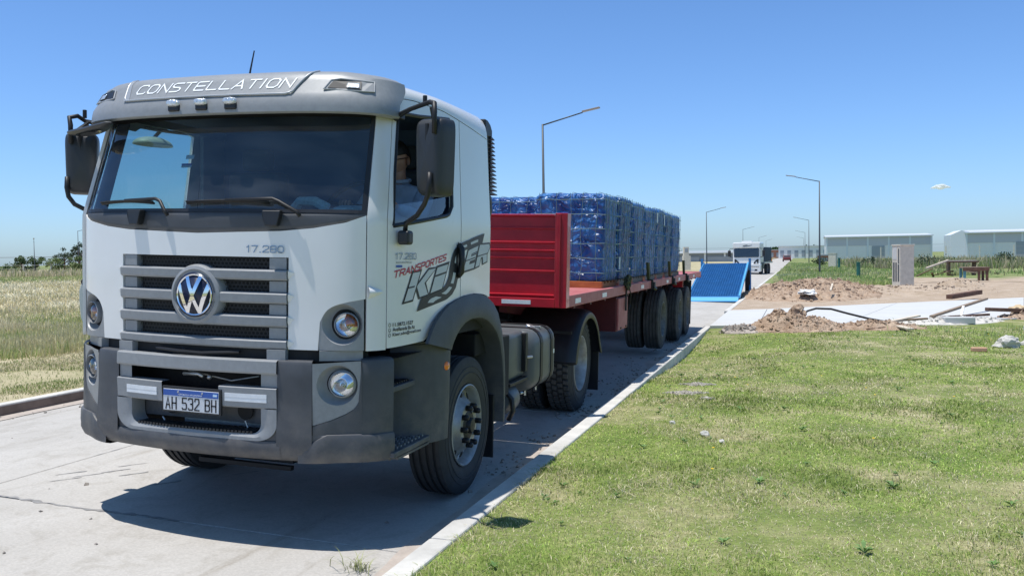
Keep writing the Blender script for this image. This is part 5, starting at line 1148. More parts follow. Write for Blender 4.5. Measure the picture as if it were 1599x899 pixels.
# driveway crossing on the right: fresh pale slabs
FRESH = mat('fresh_concrete', (.54,.54,.53), .85, var=.05, vscale=1.0, bump=.15, bscale=40)
near = [(1.60,14.9),(2.6,15.2),(4.4,15.9),(8.3,17.9),(12,20.6),(20,28)]; far = [(1.60,20.3),(2.6,21.0),(6.3,24.4),(10.5,28.0),(15,32.3),(26,42)]
dw = empty('driveway'); dw['kind'] = 'structure'
for i in range(5):
    a, b2, c, d = near[i], near[i+1], far[i+1], far[i]; b = B(); g = .012*(i > 0)
    b.prism([(a[0]+g,a[1]),b2,c,(d[0]+g,d[1])], lambda x, y: (x, y, -.2), lambda x, y: (x, y, .105+drop(y))); b.build('slab', FRESH, dw, bev=.006)
b = B(); b.prism([(8.3,11.6),(9.8,11.0),(14,14.5),(12,19.5),(8.9,17.5)][:3]+[(11.5,16.5),(9.0,15.6),(7.7,15.2)], lambda x, y: (x, y, 0), lambda x, y: (x, y, .13)); b.build('slab', FRESH, dw, bev=.008)
# ---- grass blades
GRASS = bpy.data.materials.new('grass_blade'); GRASS.use_nodes = True; n_ = GRASS.node_tree.nodes; l_ = GRASS.node_tree.links
at_ = n_.new('ShaderNodeVertexColor'); at_.layer_name = 'Col'; l_.new(at_.outputs[0], n_['Principled BSDF'].inputs['Base Color']); n_['Principled BSDF'].inputs['Roughness'].default_value = .6; n_['Principled BSDF'].inputs['Specular IOR Level'].default_value = .25
tb = n_.new('ShaderNodeBsdfTranslucent'); l_.new(at_.outputs[0], tb.inputs[0]); mx = n_.new('ShaderNodeMixShader'); mx.inputs[0].default_value = .34
l_.new(n_['Principled BSDF'].outputs[0], mx.inputs[1]); l_.new(tb.outputs[0], mx.inputs[2]); l_.new(mx.outputs[0], n_['Material Output'].inputs[0])
def blades(name, P, H, W, C, lean=.5):
    N = len(P); az = rng.uniform(0, 2*PI, N); dx = np.cos(az)*W/2; dy = np.sin(az)*W/2; la = rng.uniform(0, 2*PI, N); ll = np.abs(rng.normal(0, lean, N))*H; lx = np.cos(la)*ll; ly = np.sin(la)*ll
    V = np.zeros((N, 5, 3)); x, y, z = P[:,0], P[:,1], P[:,2]
    V[:,0] = np.stack([x-dx, y-dy, z-.01], 1); V[:,1] = np.stack([x+dx, y+dy, z-.01], 1)
    V[:,2] = np.stack([x+dx*.8+lx*.35, y+dy*.8+ly*.35, z+H*.6], 1); V[:,3] = np.stack([x-dx*.8+lx*.35, y-dy*.8+ly*.35, z+H*.6], 1); V[:,4] = np.stack([x+lx, y+ly, z+H*np.maximum(.35, 1-.35*ll/np.maximum(H,1e-4))], 1)
    me = bpy.data.meshes.new(name); me.vertices.add(N*5); me.vertices.foreach_set('co', V.reshape(-1))
    idx = (np.arange(N)*5)[:,None]+np.array([0,1,2,3,3,2,4])[None,:]; me.loops.add(N*7); me.loops.foreach_set('vertex_index', idx.reshape(-1).astype(np.int32))
    me.polygons.add(N*2); ls = (np.arange(N)*7)[:,None]+np.array([0,4])[None,:]; me.polygons.foreach_set('loop_start', ls.reshape(-1).astype(np.int32)); me.polygons.foreach_set('loop_total', np.tile([4,3], N).astype(np.int32))
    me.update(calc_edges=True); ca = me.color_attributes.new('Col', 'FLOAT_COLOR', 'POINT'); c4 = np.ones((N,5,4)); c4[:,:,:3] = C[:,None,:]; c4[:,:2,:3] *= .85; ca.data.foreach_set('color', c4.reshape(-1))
    me.materials.append(GRASS); o = bpy.data.objects.new(name, me); COL.objects.link(o); o['kind'] = 'stuff'; return o
def nf(x, y, s, o=0): return noise.noise(Vector((x*s, y*s, o)))
CX, CY = 3.44, -4.36
def wedge(N, d0, d1, a0, a1, p=1.0):      # angles in degrees clockwise from +y
    d = d0*(d1/d0)**(rng.random(N)**p); a = np.radians(rng.uniform(a0, a1, N)); return CX+d*np.sin(a), CY+d*np.cos(a), d
GREEN = np.array([(.34,.49,.10),(.43,.56,.13),(.18,.32,.05),(.55,.61,.21)]); STRAW = np.array([(.68,.61,.38),(.60,.53,.32),(.76,.70,.49)])
def lawn(N, d0, d1, a0, a1, w0):
    x, y, d = wedge(N, d0, d1, a0, a1, .8)
    keep = (x > 1.60) & (y < 16.0)
    # keep clear of the driveway and mound
    keep &= (y < 14.2+.75*np.maximum(0, x-3.6)) | (x > 8.5)
    x, y, d = x[keep], y[keep], d[keep]; n = len(x)
    dry = np.array([nf(a, b, .55, 2)+.6*nf(a, b, 1.7, 5)+.35*nf(a, b, 5, 7) for a, b in zip(x, y)])
    dry += .35*np.exp(-((x-2.2)/.5)**2-((y-8.2)/2.2)**2)
    k2 = rng.random(n) < np.clip(1.0-1.0*np.clip(dry-.22, 0, 1), .45, 1); x, y, d, dry = x[k2], y[k2], d[k2], dry[k2]; n = len(x)
    z = np.array([gz(a, b) for a, b in zip(x, y)])
    st = rng.random(n) < np.clip(.30+1.25*dry, .10, .93)
    big = np.array([nf(a, b, .9, 21)+.5*nf(a, b, 2.6, 23) for a, b in zip(x, y)])
    C = np.where(st[:,None], STRAW[rng.integers(0,3,n)], GREEN[rng.integers(0,4,n)]*(1-.85*np.clip(big,-.3,.5))[:,None])*rng.uniform(.45,1.35,(n,1))
    H = rng.uniform(.010,.034,n)*(1+.9*np.clip(big,-.4,.6))*(1-.35*np.clip(dry,0,1))*(1+.25*(rng.random(n) < .05)); tall = (x < 1.72); H = np.where(tall, H*1.4, H)
    return blades('grass', np.stack([x, y, z], 1), H, w0*np.clip(d/5.5, .8, 3.2)*rng.uniform(.7,1.3,n), C, 2.0)
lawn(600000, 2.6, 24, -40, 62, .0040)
# left: verge, tall green weeds, tan long grass, mown strip
def band(name, N, d0, d1, a0, a1, h0, h1, w, pal, dens=None, lean=.35, xmax=-5.2):
    x, y, d = wedge(N, d0, d1, a0, a1); k = x < xmax
    if dens is not None: k &= np.array([rng.random() < dens(a, b) for a, b in zip(x, y)])
    x, y, d = x[k], y[k], d[k]; n = len(x)
    if n == 0: return
    z = np.array([gz(a, b) for a, b in zip(x, y)]); pal = np.array(pal)
    cl = np.array([nf(a, b, .35, 9) for a, b in zip(x, y)]); C = pal[np.clip(((cl+.5)*len(pal)+rng.normal(0,.8,n)).astype(int), 0, len(pal)-1)]*rng.uniform(.75,1.2,(n,1))
    H = rng.uniform(h0, h1, n)*(1+.5*cl); return blades(name, np.stack([x, y, z], 1), H, w*rng.uniform(.6,1.3,n)*d/15, C, lean)
A0, A1 = -62, -33
patch = lambda s, t: (lambda a, b: 1 if nf(a, b, s, 4) > t else .12)
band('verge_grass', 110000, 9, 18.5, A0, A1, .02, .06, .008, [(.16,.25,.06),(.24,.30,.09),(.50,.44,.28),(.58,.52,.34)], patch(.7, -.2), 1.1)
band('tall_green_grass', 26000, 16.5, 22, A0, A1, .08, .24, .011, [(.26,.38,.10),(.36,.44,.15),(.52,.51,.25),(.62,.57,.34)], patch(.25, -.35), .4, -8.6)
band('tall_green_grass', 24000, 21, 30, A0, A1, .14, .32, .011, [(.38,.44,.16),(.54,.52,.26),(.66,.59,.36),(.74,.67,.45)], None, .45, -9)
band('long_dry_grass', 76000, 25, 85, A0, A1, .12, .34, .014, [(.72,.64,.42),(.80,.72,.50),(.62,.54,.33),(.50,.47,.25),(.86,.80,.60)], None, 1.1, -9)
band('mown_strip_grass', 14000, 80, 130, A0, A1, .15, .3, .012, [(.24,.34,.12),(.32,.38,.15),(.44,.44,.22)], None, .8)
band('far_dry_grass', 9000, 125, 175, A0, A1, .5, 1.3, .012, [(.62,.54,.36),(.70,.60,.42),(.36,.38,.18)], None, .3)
band('yellow_flowers', 420, 22, 27, -47, -38, .16, .24, .009, [(.75,.52,.03),(.8,.6,.05)], patch(.5, .1), .6)
# right: grass island, weeds line beyond the dirt
def rband(name, N, xr, yr, h0, h1, w, pal, dens=None, lean=.4):
    x = rng.uniform(*xr, N); y = yr[0]*(yr[1]/yr[0])**rng.random(N)
    k = np.array([rng.random() < (dens(a, b) if dens else 1) for a, b in zip(x, y)]); x, y = x[k], y[k]; n = len(x); z = np.array([gz(a, b) for a, b in zip(x, y)]); pal = np.array(pal)
    cl = np.array([nf(a, b, .3, 9) for a, b in zip(x, y)]); C = pal[np.clip(((cl+.5)*len(pal)+rng.normal(0,.8,n)).astype(int), 0, len(pal)-1)]*rng.uniform(.75,1.2,(n,1))
    d = np.hypot(x-CX, y-CY); return blades(name, np.stack([x, y, z], 1), rng.uniform(h0, h1, n)*(1+.9*cl), w*d/15, C, lean)
GP = [(.26,.39,.11),(.34,.45,.14),(.42,.49,.19),(.54,.54,.28)]
rband('weeds', 26000, (2.2,15), (40,95), .12, .34, .014, GP, lambda a, b: 1 if nf(a,b,.12,2) > -.15 and not (a > 8.8 and b < 57) and b > 38+.6*a-2 else (0 if a > 8.6 else .06))
rband('weeds', 9000, (1.7,9), (70,160), .10, .22, .012, GP)
rband('tall_weeds', 24000, (9,75), (88,150), .35, 1.15, .012, [(.18,.27,.08),(.26,.33,.12),(.38,.36,.21),(.48,.42,.28)], lambda a, b: 1 if nf(a,b,.08,6) > -.3 else .3)
rband('weeds', 5000, (14,40), (60,88), .1, .35, .014, GP+[(.3,.25,.15)], patch(.12, 0))
rband('weeds', 4000, (8.9,13.5), (14.0,19.5), .06, .2, .010, GP, patch(.5, -.1))
rband('weeds', 6500, (4.5,11.5), (9.5,17.0), .04, .13, .008, GP, lambda a, b: math.exp(-((a-8)/1.8)**2-((b-14)/2.2)**2)*(1 if nf(a,b,.7,4) > -.1 else .1))
# broad-leaved lawn weeds
b = B(); r = random.Random(9)
spots = [(r.uniform(1.8,9), r.uniform(-2,15)) for _ in range(220)]+[(5.4+r.uniform(-.25,.25), 1.9+r.uniform(-.2,.2)) for _ in range(6)]+[(1.95,.95),(1.85,1.05),(2.05,1.2)]
for x, y in spots:
    z = gz(x, y); n = r.randint(5,9); s = r.uniform(.022,.055)
    for k in range(n):
        a = 2*PI*k/n+r.uniform(-.4,.4); L = s*r.uniform(.7,1.2); h = L*r.uniform(.35,.9); w = L*.22; d = Vector((math.cos(a), math.sin(a), 0)); p = Vector((-d.y, d.x, 0)); c = Vector((x, y, z+.01))
        b.add([c, c+d*L*.5+p*w+Vector((0,0,h*.8)), c+d*L+Vector((0,0,h*.9)), c+d*L*.5-p*w+Vector((0,0,h*.8))], [(0,1,2,3)])
tag(b.build('broadleaf_weeds', mat('broad_leaf', (.13,.23,.06), .6, var=.3, vscale=3), None), kind='stuff')
b = B()
for k in range(46):
    x, y = (r.uniform(2.5,9), r.uniform(1,15)) if k > 20 else (r.gauss(7.2,.9), r.gauss(13.3,1.0)); z = gz(x, y)+r.uniform(.05,.09); b.lathe([(0,.004),(.006,.012),(.01,0)], (x,y,z), (0,0,1), 6)
tag(b.build('yellow_flowers', mat('yellow_petal', (.75,.50,.02), .7), None), kind='stuff')
# grass tuft growing from the joint in front of the truck
def tuft(x, y, z, n, h, seed, label):
    r_ = random.Random(seed); b = B()
    for k in range(n):
        a = r_.uniform(0,6.28); L = h*r_.uniform(.4,1.1); o = Vector((x+r_.gauss(0,.05), y+r_.gauss(0,.03), z)); d = Vector((math.cos(a), math.sin(a), 0)); pts = [o+d*L*t*t*.9+Vector((0,0,L*(t-.45*t*t))) for t in (0,.35,.7,1)]; p = Vector((-d.y,d.x,0))*.0022
        b.add([pts[0]-p,pts[0]+p,pts[1]+p,pts[1]-p,pts[2]+p*.7,pts[2]-p*.7,pts[3]], [(0,1,2,3),(3,2,4,5),(5,4,6)])
    o = b.build('grass_tuft', mat('tuft_green', (.28,.30,.12), .6, var=.3, vscale=30), None); tag(o, label, 'plant')
tuft(1.16, -.20, road_z(1.16,0), 46, .16, 3, 'sparse grass tuft growing on the road in front of the nearest truck')
# ================================================================== loose things on the ground, right
def rock(name, loc, s, m, seed, label, cat, group=None, sub_=3, amp=.25, sq=(1,1,.7)):
    bm = bmesh.new(); bmesh.ops.create_icosphere(bm, subdivisions=sub_, radius=1)
    for v in bm.verts:
        n = noise.noise(v.co*1.3+Vector((seed,0,0)))*amp*1.6+noise.noise(v.co*3.5+Vector((0,seed,0)))*amp*.8+noise.noise(v.co*9)*amp*.3; v.co = v.co*(1+n); v.co = Vector((v.co.x*s*sq[0], v.co.y*s*sq[1], v.co.z*s*sq[2]))
    me = bpy.data.meshes.new(name); bm.to_mesh(me); bm.free(); me.materials.append(m); o = bpy.data.objects.new(name, me); COL.objects.link(o); o.location = loc; tag(o, label, cat, group); return o
PALEST = mat('pale_stone', (.52,.50,.46), .9, var=.15, vscale=20, bump=.4, bscale=60)
for i, (px, py, s, lb) in enumerate([(2.67,3.25,.045,'larger white stone lying on the lawn by the kerb'),(2.83,3.02,.026,'smaller white stone on the lawn just in front of the larger one'),(2.32,3.75,.03,'flat pale stone in the grass closest to the kerb'),(2.5,5.2,.032,'small pale stone below the sandy patches on the lawn')]):
    rock('stone', (px,py,gz(px,py)+s*.35), s, PALEST, i*3.3, lb, 'stone', 'white stones on the lawn', 2)
def mound(name, c, rx, ry, h, seed, label, rot=0, m=CLOD, N=56, rocks=240, rs=(.02,.09)):
    b = B(); cr, sr = math.cos(rot), math.sin(rot)
    def zf(x, y):
        q = math.hypot(x/rx, y/ry); 
        e = max(0, 1-q*q)**1.3*(1+.5*noise.noise(Vector((x*1.5+seed,y*1.5,0)))); k = min(1, e*6)
        return h*e+k*(.14*h+.02)*(noise.noise(Vector((x*4,y*4,seed)))+.6*noise.noise(Vector((x*10,y*10,seed))))-.04*(q > .97)
    b.grid(lambda u, v: (rx*v*math.cos(2*PI*u), ry*v*math.sin(2*PI*u), zf(rx*v*math.cos(2*PI*u), ry*v*math.sin(2*PI*u))), N*3, N//2)
    t = b.build(name, m, None); t.location = (c[0], c[1], gz(c[0], c[1])); t.rotation_euler = (0,0,rot); tag(t, label, 'dirt mound')
    r_ = random.Random(seed); pts = []
    for k in range(rocks):
        x, y = r_.gauss(0,rx*.42), r_.gauss(0,ry*.42)
        if math.hypot(x/rx,y/ry) < 1.05: pts.append((x, y, zf(x, y)))
    scatter_rocks('dirt_clod', pts, rs, m, seed, t); return t
mound('dirt_mound', (3.35,14.55), 1.15, .75, .30, 4, 'brown dirt mound with two big clods on top before the white driveway', .1, rocks=600, rs=(.01,.045))
for (x, y, z, s, sd, lb) in [(3.02,14.9,.36,.15,2,'smaller round brown dirt clod on top of the near mound'),(3.43,14.95,.40,.17,7,'bigger brown dirt clod on top of the near mound, right of the smaller one')]:
    rock('dirt_clod', (x,y,z), s, CLOD, sd, lb, 'dirt clod', 'clods on the near mound', 3, .3, (1,1,.9))
mound('dirt_mound', (4.9,15.0), 1.1, .55, .13, 9, 'flat brown spoil spread right of the near dirt mound, under the timbers', .15, rocks=200, rs=(.015,.05))
RUB = mat('grey_rubble', (.38,.33,.29), .95, var=.25, vscale=6, bump=.5, bscale=40)
mound('rubble_heap', (2.35,14.1), .50, .30, .09, 14, 'grey concrete rubble and broken lumps at the left foot of the near mound', 0, RUB, 40, 190, (.015,.075))
mound('dirt_mound', (4.0,33.5), 2.9, 7.5, .47, 21, 'long brown dirt heap beyond the white driveway next to the blue ramp', -.12, N=80, rocks=1900, rs=(.015,.075))
mound('dirt_mound', (7.6,35.5), 3.6, 4.5, .16, 25, 'shallow spread of tan dirt between the long heap and the concrete meter pillar', 0, DIRT, 60, 200, (.02,.09))
mound('dirt_mound', (10.6,40.5), 1.1, .9, .34, 28, 'small tan dirt pile right of the concrete meter pillar', 0, DIRT, 30, 60, (.02,.08))
b = B(); b.tube([(3.50,15.0,.30),(3.62,15.1,.42),(3.80,15.2,.47),(4.10,15.2,.46),(4.45,15.2,.36),(4.85,15.15,.26),(5.3,15.1,.18),(5.6,15.0,.12)], .022, 8); tag(b.build('hose', BLKM, None, smooth=True), 'black plastic hose arching out of the near dirt mound', 'hose')
def board(p, q, w, t, m, label, tz=0, cat='board', group='loose boards by the white driveway'):
    p, q = Vector(p), Vector(q); c = (p+q)/2; d = q-p; L = d.length; b = B(); b.bx(-L/2,L/2,-w/2,w/2,-t/2,t/2); o = b.build('board', m, None, bev=.004); o.location = c
    o.rotation_euler = (tz, -math.asin(d.z/L), math.atan2(d.y, d.x)); tag(o, label, cat, group)
board((4.55,14.6,.10),(5.85,15.6,.30), .11, .03, mat('pale_board', (.60,.52,.42), .85, var=.15, vscale=5), 'long pale board lying across the spoil right of the hose')
board((5.10,15.4,.18),(5.55,14.3,.12), .13, .03, MATS['pale_board'], 'short pale plank lying crosswise at the right end of the long pale board')
board((4.75,14.5,.09),(5.6,15.0,.16), .08, .03, DWOOD, 'thin dark stick just below the long pale board')
board((4.7,15.3,.16),(6.05,15.9,.22), .08, .04, mat('brown_board', (.34,.22,.15), .85, var=.2, vscale=5), 'brown batten behind the long pale board')
board((6.25,16.8,.20),(8.0,20.4,.42), .09, .05, WOOD, 'long grey-brown pole propped up over the white driveway')
board((6.45,16.9,.18),(7.65,18.2,.16), .06, .05, DWOOD, 'dark curved strip lying under the propped pole')
board((7.05,18.1,.10),(7.15,18.4,.34), .05, .04, STEEL, 'small light bracket holding up the propped pole', 0, 'bracket', None)
board((7.55,17.9,.30),(8.75,18.3,.24), .16, .08, DWOOD, 'thick reddish-brown beam at the right end beside the grey block')
board((8.1,26.8,.16),(9.3,28.6,.24), .20, .14, DWOOD, 'dark brown timber lying on the far edge of the white driveway')
rock('plastic_sheet', (3.75,27.6,gz(3.75,27.6)+.30), .34, mat('white_sack', (.72,.72,.70), .8, var=.1, vscale=9, bump=.6, bscale=14), 17, 'crumpled white plastic sheet lying on the long brown dirt heap', 'plastic sheet', None, 4, .45, (.8,1.9,.25))
board((4.5,27.6,.35),(4.6,28.6,.55), .06, .04, MATS['pale_board'], 'short pale stick standing askew in the long dirt heap')
board((1.9,62,.10),(4.6,64,.10), .10, .08, MATS['pale_stone'], 'pale straight pipe lying on the grass beyond the long dirt heap', 0, 'pipe', None)
for c, d, rz, lb in [((6.75,16.6,.14),(.62,.30,.14),.15,'white concrete block on the grass before the propped pole'),((8.75,17.6,.20),(.42,.22,.20),.1,'grey concrete block right of the reddish-brown beam')]:
    b = B(); b.box((0,0,0), d); o = b.build('concrete_block', FRESH if 'white' in lb else mat('grey_block', (.36,.39,.41), .9), None, bev=.012); o.location = c; o.rotation_euler = (0,0,rz); tag(o, lb, 'block')
mound('rubble_heap', (6.6,16.9), 1.5, .55, .10, 33, 'pale sandy rubble spread under the propped pole before the white driveway', .55, mat('pale_sand_rubble', (.58,.55,.50), .95, var=.2, vscale=8, bump=.5, bscale=50), 44, 260, (.01,.05))
mound('rubble_heap', (8.6,18.3), 1.0, .45, .16, 35, 'brown soil and broken lumps around the reddish-brown beam', .4, CLOD, 40, 200, (.015,.07))
rock('stone', (8.4,19.0,.22), .17, mat('tan_stone', (.55,.42,.26), .9, var=.2), 31, 'rounded tan stone behind the reddish-brown beam', 'stone')
for c, s, sd, lb in [((6.75,11.8,.10),.20,41,'large white broken concrete lump in the weeds at the right edge'),((7.2,12.2,.08),.17,43,'second white concrete lump right of the large one'),((7.25,11.6,.06),.15,45,'flat yellowish slab piece below the white lumps')]:
    rock('rubble_lump', c, s, PALEST if 'white' in lb else MATS['tan_stone'], sd, lb, 'rubble', 'concrete lumps in the weeds', 3, .4, (1,.8,.7 if s > .16 else .3))
b = B(); b.bx(-.11,.11,-.05,.05,-.03,.03); o = b.build('brick', mat('salmon_brick', (.62,.36,.24), .9), None, bev=.008); o.location = (6.15,10.9,.09); o.rotation_euler = (0,0,.1); tag(o, 'single salmon brick lying in the lawn at the right', 'brick')
r_ = random.Random(12)
for (x0, y0, rx, n) in ((2.25,6.45,.17,700),(2.2,5.65,.20,800),(2.5,5.2,.08,50)):
    pts = []
    for k in range(n):
        a = r_.uniform(0,2*PI); q = r_.random()**.6; x = x0+rx*q*math.cos(a)*(1+.5*math.sin(3*a)); y = y0+rx*.6*q*math.sin(a); pts.append((x, y, gz(x,y)+.022*(1-q)))
    scatter_rocks('sandy_grit', pts, (.006,.018), mat('grey_sand', (.40,.37,.32), .95, var=.3, vscale=12), n)
# shrub at the right edge
def leafball(b, c, r, n, s, rr_, sq=.8):
    for k in range(n):
        d = Vector((rr_.gauss(0,1), rr_.gauss(0,1), rr_.gauss(0,1)*sq)); d.normalize(); p = Vector(c)+d*r*rr_.uniform(.45,1.05); p.z = Vector(c).z+(p.z-Vector(c).z)*sq
        a = Vector((rr_.gauss(0,1), rr_.gauss(0,1), rr_.gauss(0,1))).normalized(); e = a.orthogonal().normalized(); q = a.cross(e); L = s*rr_.uniform(.6,1.3)
        b.add([p-e*L*.5, p+q*L*.35, p+e*L*.5, p-q*L*.35], [(0,1,2,3)])
LEAFS = [mat('leaf_dark', (.035,.065,.025), .6, var=.4, vscale=.6), mat('leaf_mid', (.07,.115,.035), .6, var=.35, vscale=.8), mat('leaf_light', (.14,.19,.055), .6, var=.3, vscale=.8)]
def bush(name, loc, r, h, m, seed, label, cat='shrub', n=500, s=None, group=None):
    t = empty(name, loc, 0, label, cat, group); rr_ = random.Random(seed); b = B()
    for k in range(4): a = rr_.uniform(0,6.28); b.tube([(0,0,-.1),(r*.3*math.cos(a),r*.3*math.sin(a),h*.4),(r*.5*math.cos(a),r*.5*math.sin(a),h*.7)], [.03*h,.02*h,.01*h], 5)
    b.build('stem', DWOOD, t); b = B()
    for k in range(7):
        a = rr_.uniform(0,6.28); q = rr_.uniform(0,.6)*r; leafball(b, (q*math.cos(a), q*math.sin(a), h*rr_.uniform(.35,.75)), r*rr_.uniform(.35,.6), n//7, s or r*.12, rr_)
    b.build('foliage', m, t); return t
bush('shrub', (9.3,17.2,.05), .55, .95, LEAFS[0], 3, 'dark green leafy shrub at the right edge by the grey block', n=700, s=.06)
# ================================================================== FURTHER AWAY
# meter pillar
pm = mat('pillar_concrete', (.66,.61,.52), .9, var=.12, vscale=4, bump=.2, bscale=30)
t = empty('meter_pillar', (8.20,40.6,-.05), math.radians(33), 'tall grey concrete meter pillar with slotted doors, standing at the edge of the dirt', 'meter pillar')
b = B(); b.bx(-.42,.36,-.28,.28,0,2.02); b.build('body', pm, t, bev=.01)
b = B(); b.bx(-.44,.38,-.31,.30,1.99,2.05); b.build('cap', pm, t, bev=.008)
for k, (y0, y1, z0, z1) in enumerate(((-.22,-.14,1.15,1.85),(-.05,.22,1.35,1.9),(-.22,-.12,.3,1.1),(-.05,.04,.3,1.2),(.10,.2,.3,1.2))):
    b = B(); b.bx(-.428,-.40,y0,y1,z0,z1); b.build('recess', mat('pillar_recess', (.10,.11,.12), .9) if k != 1 else mat('pillar_panel', (.62,.62,.60), .7), t)
t = empty('meter_pillar', (7.5,110,-.2), math.radians(-20), 'small pale concrete meter pillar far off behind the nearest lamp on the right', 'meter pillar')
b = B(); b.bx(-.45,.45,-.3,.3,0,1.75); b.build('body', pm, t); b = B(); b.bx(-.48,.48,-.33,.33,1.75,1.82); b.build('cap', pm, t)
for i, (x, y, h) in enumerate(((7.2,57,1.0),(7.6,95,1.2))):
    b = B(); b.tube([(0,0,-.1),(0,0,h)], .12, 8); b.tube([(0,0,h),(0,0,h+.05)], .16, 8); o = b.build('pipe_stub', mat('teal_plastic', (.03,.16,.13), .6), None); o.location = (x,y,gz(x,y)); tag(o, 'teal plastic pipe stub sticking out of the grass, %s' % ('nearer one' if i == 0 else 'farther one'), 'pipe', 'teal pipe stubs')
# work bench and timber pile
t = empty('work_table', (12.7,49,-.08), .08, 'rough brown wooden work table standing on the dirt', 'table')
b = B(); b.bx(-.72,.62,-.45,.45,.78,.84); b.build('table_top', WOOD, t); b = B(); b.bx(-.72,.6,-.47,-.45,.62,.80); b.build('apron', DWOOD, t)
for x, y in ((-.62,-.4),(.5,-.4),(-.62,.4),(.5,.4),(.1,-.4)): b = B(); b.bx(x-.06,x+.06,y-.05,y+.05,0,.78); b.build('leg', DWOOD if x != -.62 else mat('teal_wood', (.10,.26,.30), .8), t)
t = empty('timber_pile', (14.1,62,-.1), .05, 'pile of pale planks on trestles behind the work table', 'timber pile')
for k in range(7):
    b = B(); b.bx(-1.1+.08*k,1.0-.05*k,-.5+.14*k,-.38+.14*k,.95+.03*(k%2),1.05+.03*(k%3)); b.build('plank', MATS['pale_board'] if k % 3 else DWOOD, t)
for x in (-.8,.8): b = B(); b.bx(x-.05,x+.05,-.4,.4,0,.95); b.bx(x-.3,x+.3,-.05,.05,.3,.4); b.build('trestle', DWOOD, t)
for k in range(26):
    rr_ = random.Random(k+400); x, y = rr_.uniform(9.8,16.5), rr_.uniform(56,66); L = rr_.uniform(.6,1.8); b = B(); b.bx(-L/2,L/2,-.06,.06,0,.06)
    if k < 9: o = b.build('scrap_board', WOOD if k % 2 else DWOOD, None); o.location = (x,y,gz(x,y)+.1+.05*(k%4)); o.rotation_euler = (rr_.uniform(-.2,.2),rr_.uniform(-.35,.35),rr_.uniform(0,3)); tag(o, '%s scrap board in the litter around the timber pile' % ['dark','greyish'][k % 2], 'board', 'scrap boards around the timber pile')
board((10.0,47,.75),(11.3,48.5,1.15), .10, .08, MATS['pale_board'], 'pale rail sloping up from the meter pillar', 0, 'rail', None)
# barrier with wood far right of lamp
# ---- lamps
def lamp_post(name):
    t = empty(name, (0,0,0)); b = B(); b.tube([(0,0,-.6),(0,0,.0),(0,0,8.0)], [.085,.085,.045], 10); b.build('post', LAMPM, t, smooth=True)
    b = B(); b.tube([(0,0,7.95),(1.95,0,8.42)], [.035,.03], 8); b.build('arm', LAMPM, t, smooth=True)
    b = B(); b.box((2.35,0,8.53), (.85,.22,.07), Matrix.Rotation(-.16,3,'Y')); b.build('lamp_head', mat('lamp_head_grey', (.30,.27,.27), .5), t, bev=.02)
    b = B(); b.bx(-.12,.12,-.12,.12,-.02,.02); b.build('base_plate', LAMPM, t); return t
lp = lamp_post('street_lamp'); first = True
LS_ = [(-8.05,35.3,0,'left'),(-9.09,122.8,0,'left'),(-9.56,217,0,'left'),(-10.45,330,0,'left'),(-10.7,411,0,'left'),(5.19,75,PI,'right'),(5.31,165.6,PI,'right'),(5.33,265.8,PI,'right'),(5.5,364,PI,'right')]
wh = {'left': ['nearest, behind the blue stacks','second, behind the flatbed rear','third, over the distant white truck','fourth and small','fifth and most distant'], 'right': ['nearest, standing in the grass','second, just left of the nearest','third, small','fourth and most distant']}
cnt = {'left': 0, 'right': 0}
for x, y, rz, sd in LS_:
    o = lp if first else copy_tree(lp); first = False; o.location = (x, y, drop(y)+(0 if y > 50 else 0)); o.rotation_euler = (0,0,rz if sd == 'left' else PI)
    o['label'] = 'dark street lamp, %s side of the road, %s' % (sd, wh[sd][cnt[sd]]); cnt[sd] += 1; o['category'] = 'street lamp'; o['group'] = 'street lamps along the road'
for x, y, h, lb in ((-121.3,111.1,6.2,'thin distant street lamp among the trees on the left, seen end on'),(-116.6,116,8.0,'distant street lamp with its arm to the right, just left of the truck cab')):
    o = copy_tree(lp); o.location = (x,y,-.4); o['label'] = lb; o['category'] = 'street lamp'; o.scale = (1,1,h/8.0*1.0); o.rotation_euler = (0,0,-.75 if x < -120 else .6)
# ---- blue folding ramp
t = empty('loading_ramp', (.55,27.3,drop(27)+.0), 0, 'blue steel loading ramp lowered onto the road behind the flatbed', 'loading ramp')
b = B(); b.bx(-.86,.86,-.28,.02,.0,.03); b.prism([(-.28,.0),(0,.16),(0,.0)], lambda a, c: (-.87,a,c), lambda a, c: (.87,a,c)); b.build('foot_plate', BLUEL, t)
slope = lambda y: .17+(1.28-.17)*(y/5.7)
b = B(); b.add([(-.86,0,slope(0)),(.86,0,slope(0)),(.90,5.7,slope(5.7)),(-.90,5.7,slope(5.7))], [(0,1,2,3)]); b.build('ramp_deck', BLUEP, t, solid=.03)
for k in range(48):
    y = .06+5.6*k/47; b = B(); b.bx(-.84,.84,y,y+.035,slope(y)+.002,slope(y)+.03); b.build('tread_bar', BLUEP, t)
b = B()
for k in range(20): x = -.82+1.64*k/19; b.add([(x,0,slope(0)+.015),(x+.02,0,slope(0)+.015),(x+.02,5.7,slope(5.7)+.015),(x,5.7,slope(5.7)+.015)], [(0,1,2,3)])
b.build('grating', BLUEP, t, solid=.02)
for sg in (1, -1):
    b = B(); b.prism([(0,.12),(0,.22),(5.7,1.34),(5.7,1.18)], lambda a, c: (sg*.87,a,c), lambda a, c: (sg*.93,a,c)); b.build('side_beam', BLUEL if sg > 0 else BLUEP, t)
    b = B(); b.bx(sg*.93,sg*1.02,5.5,5.75,.2,1.50); b.tube([(sg*.98,5.6,1.0),(sg*1.0,5.0,.0)], .04, 6); b.build('hinge_post', BLUEP, t)
    b = B(); b.bx(sg*.8,sg*1.0,5.2,5.5,.1,1.0); b.build('support_leg', BLKM, t)
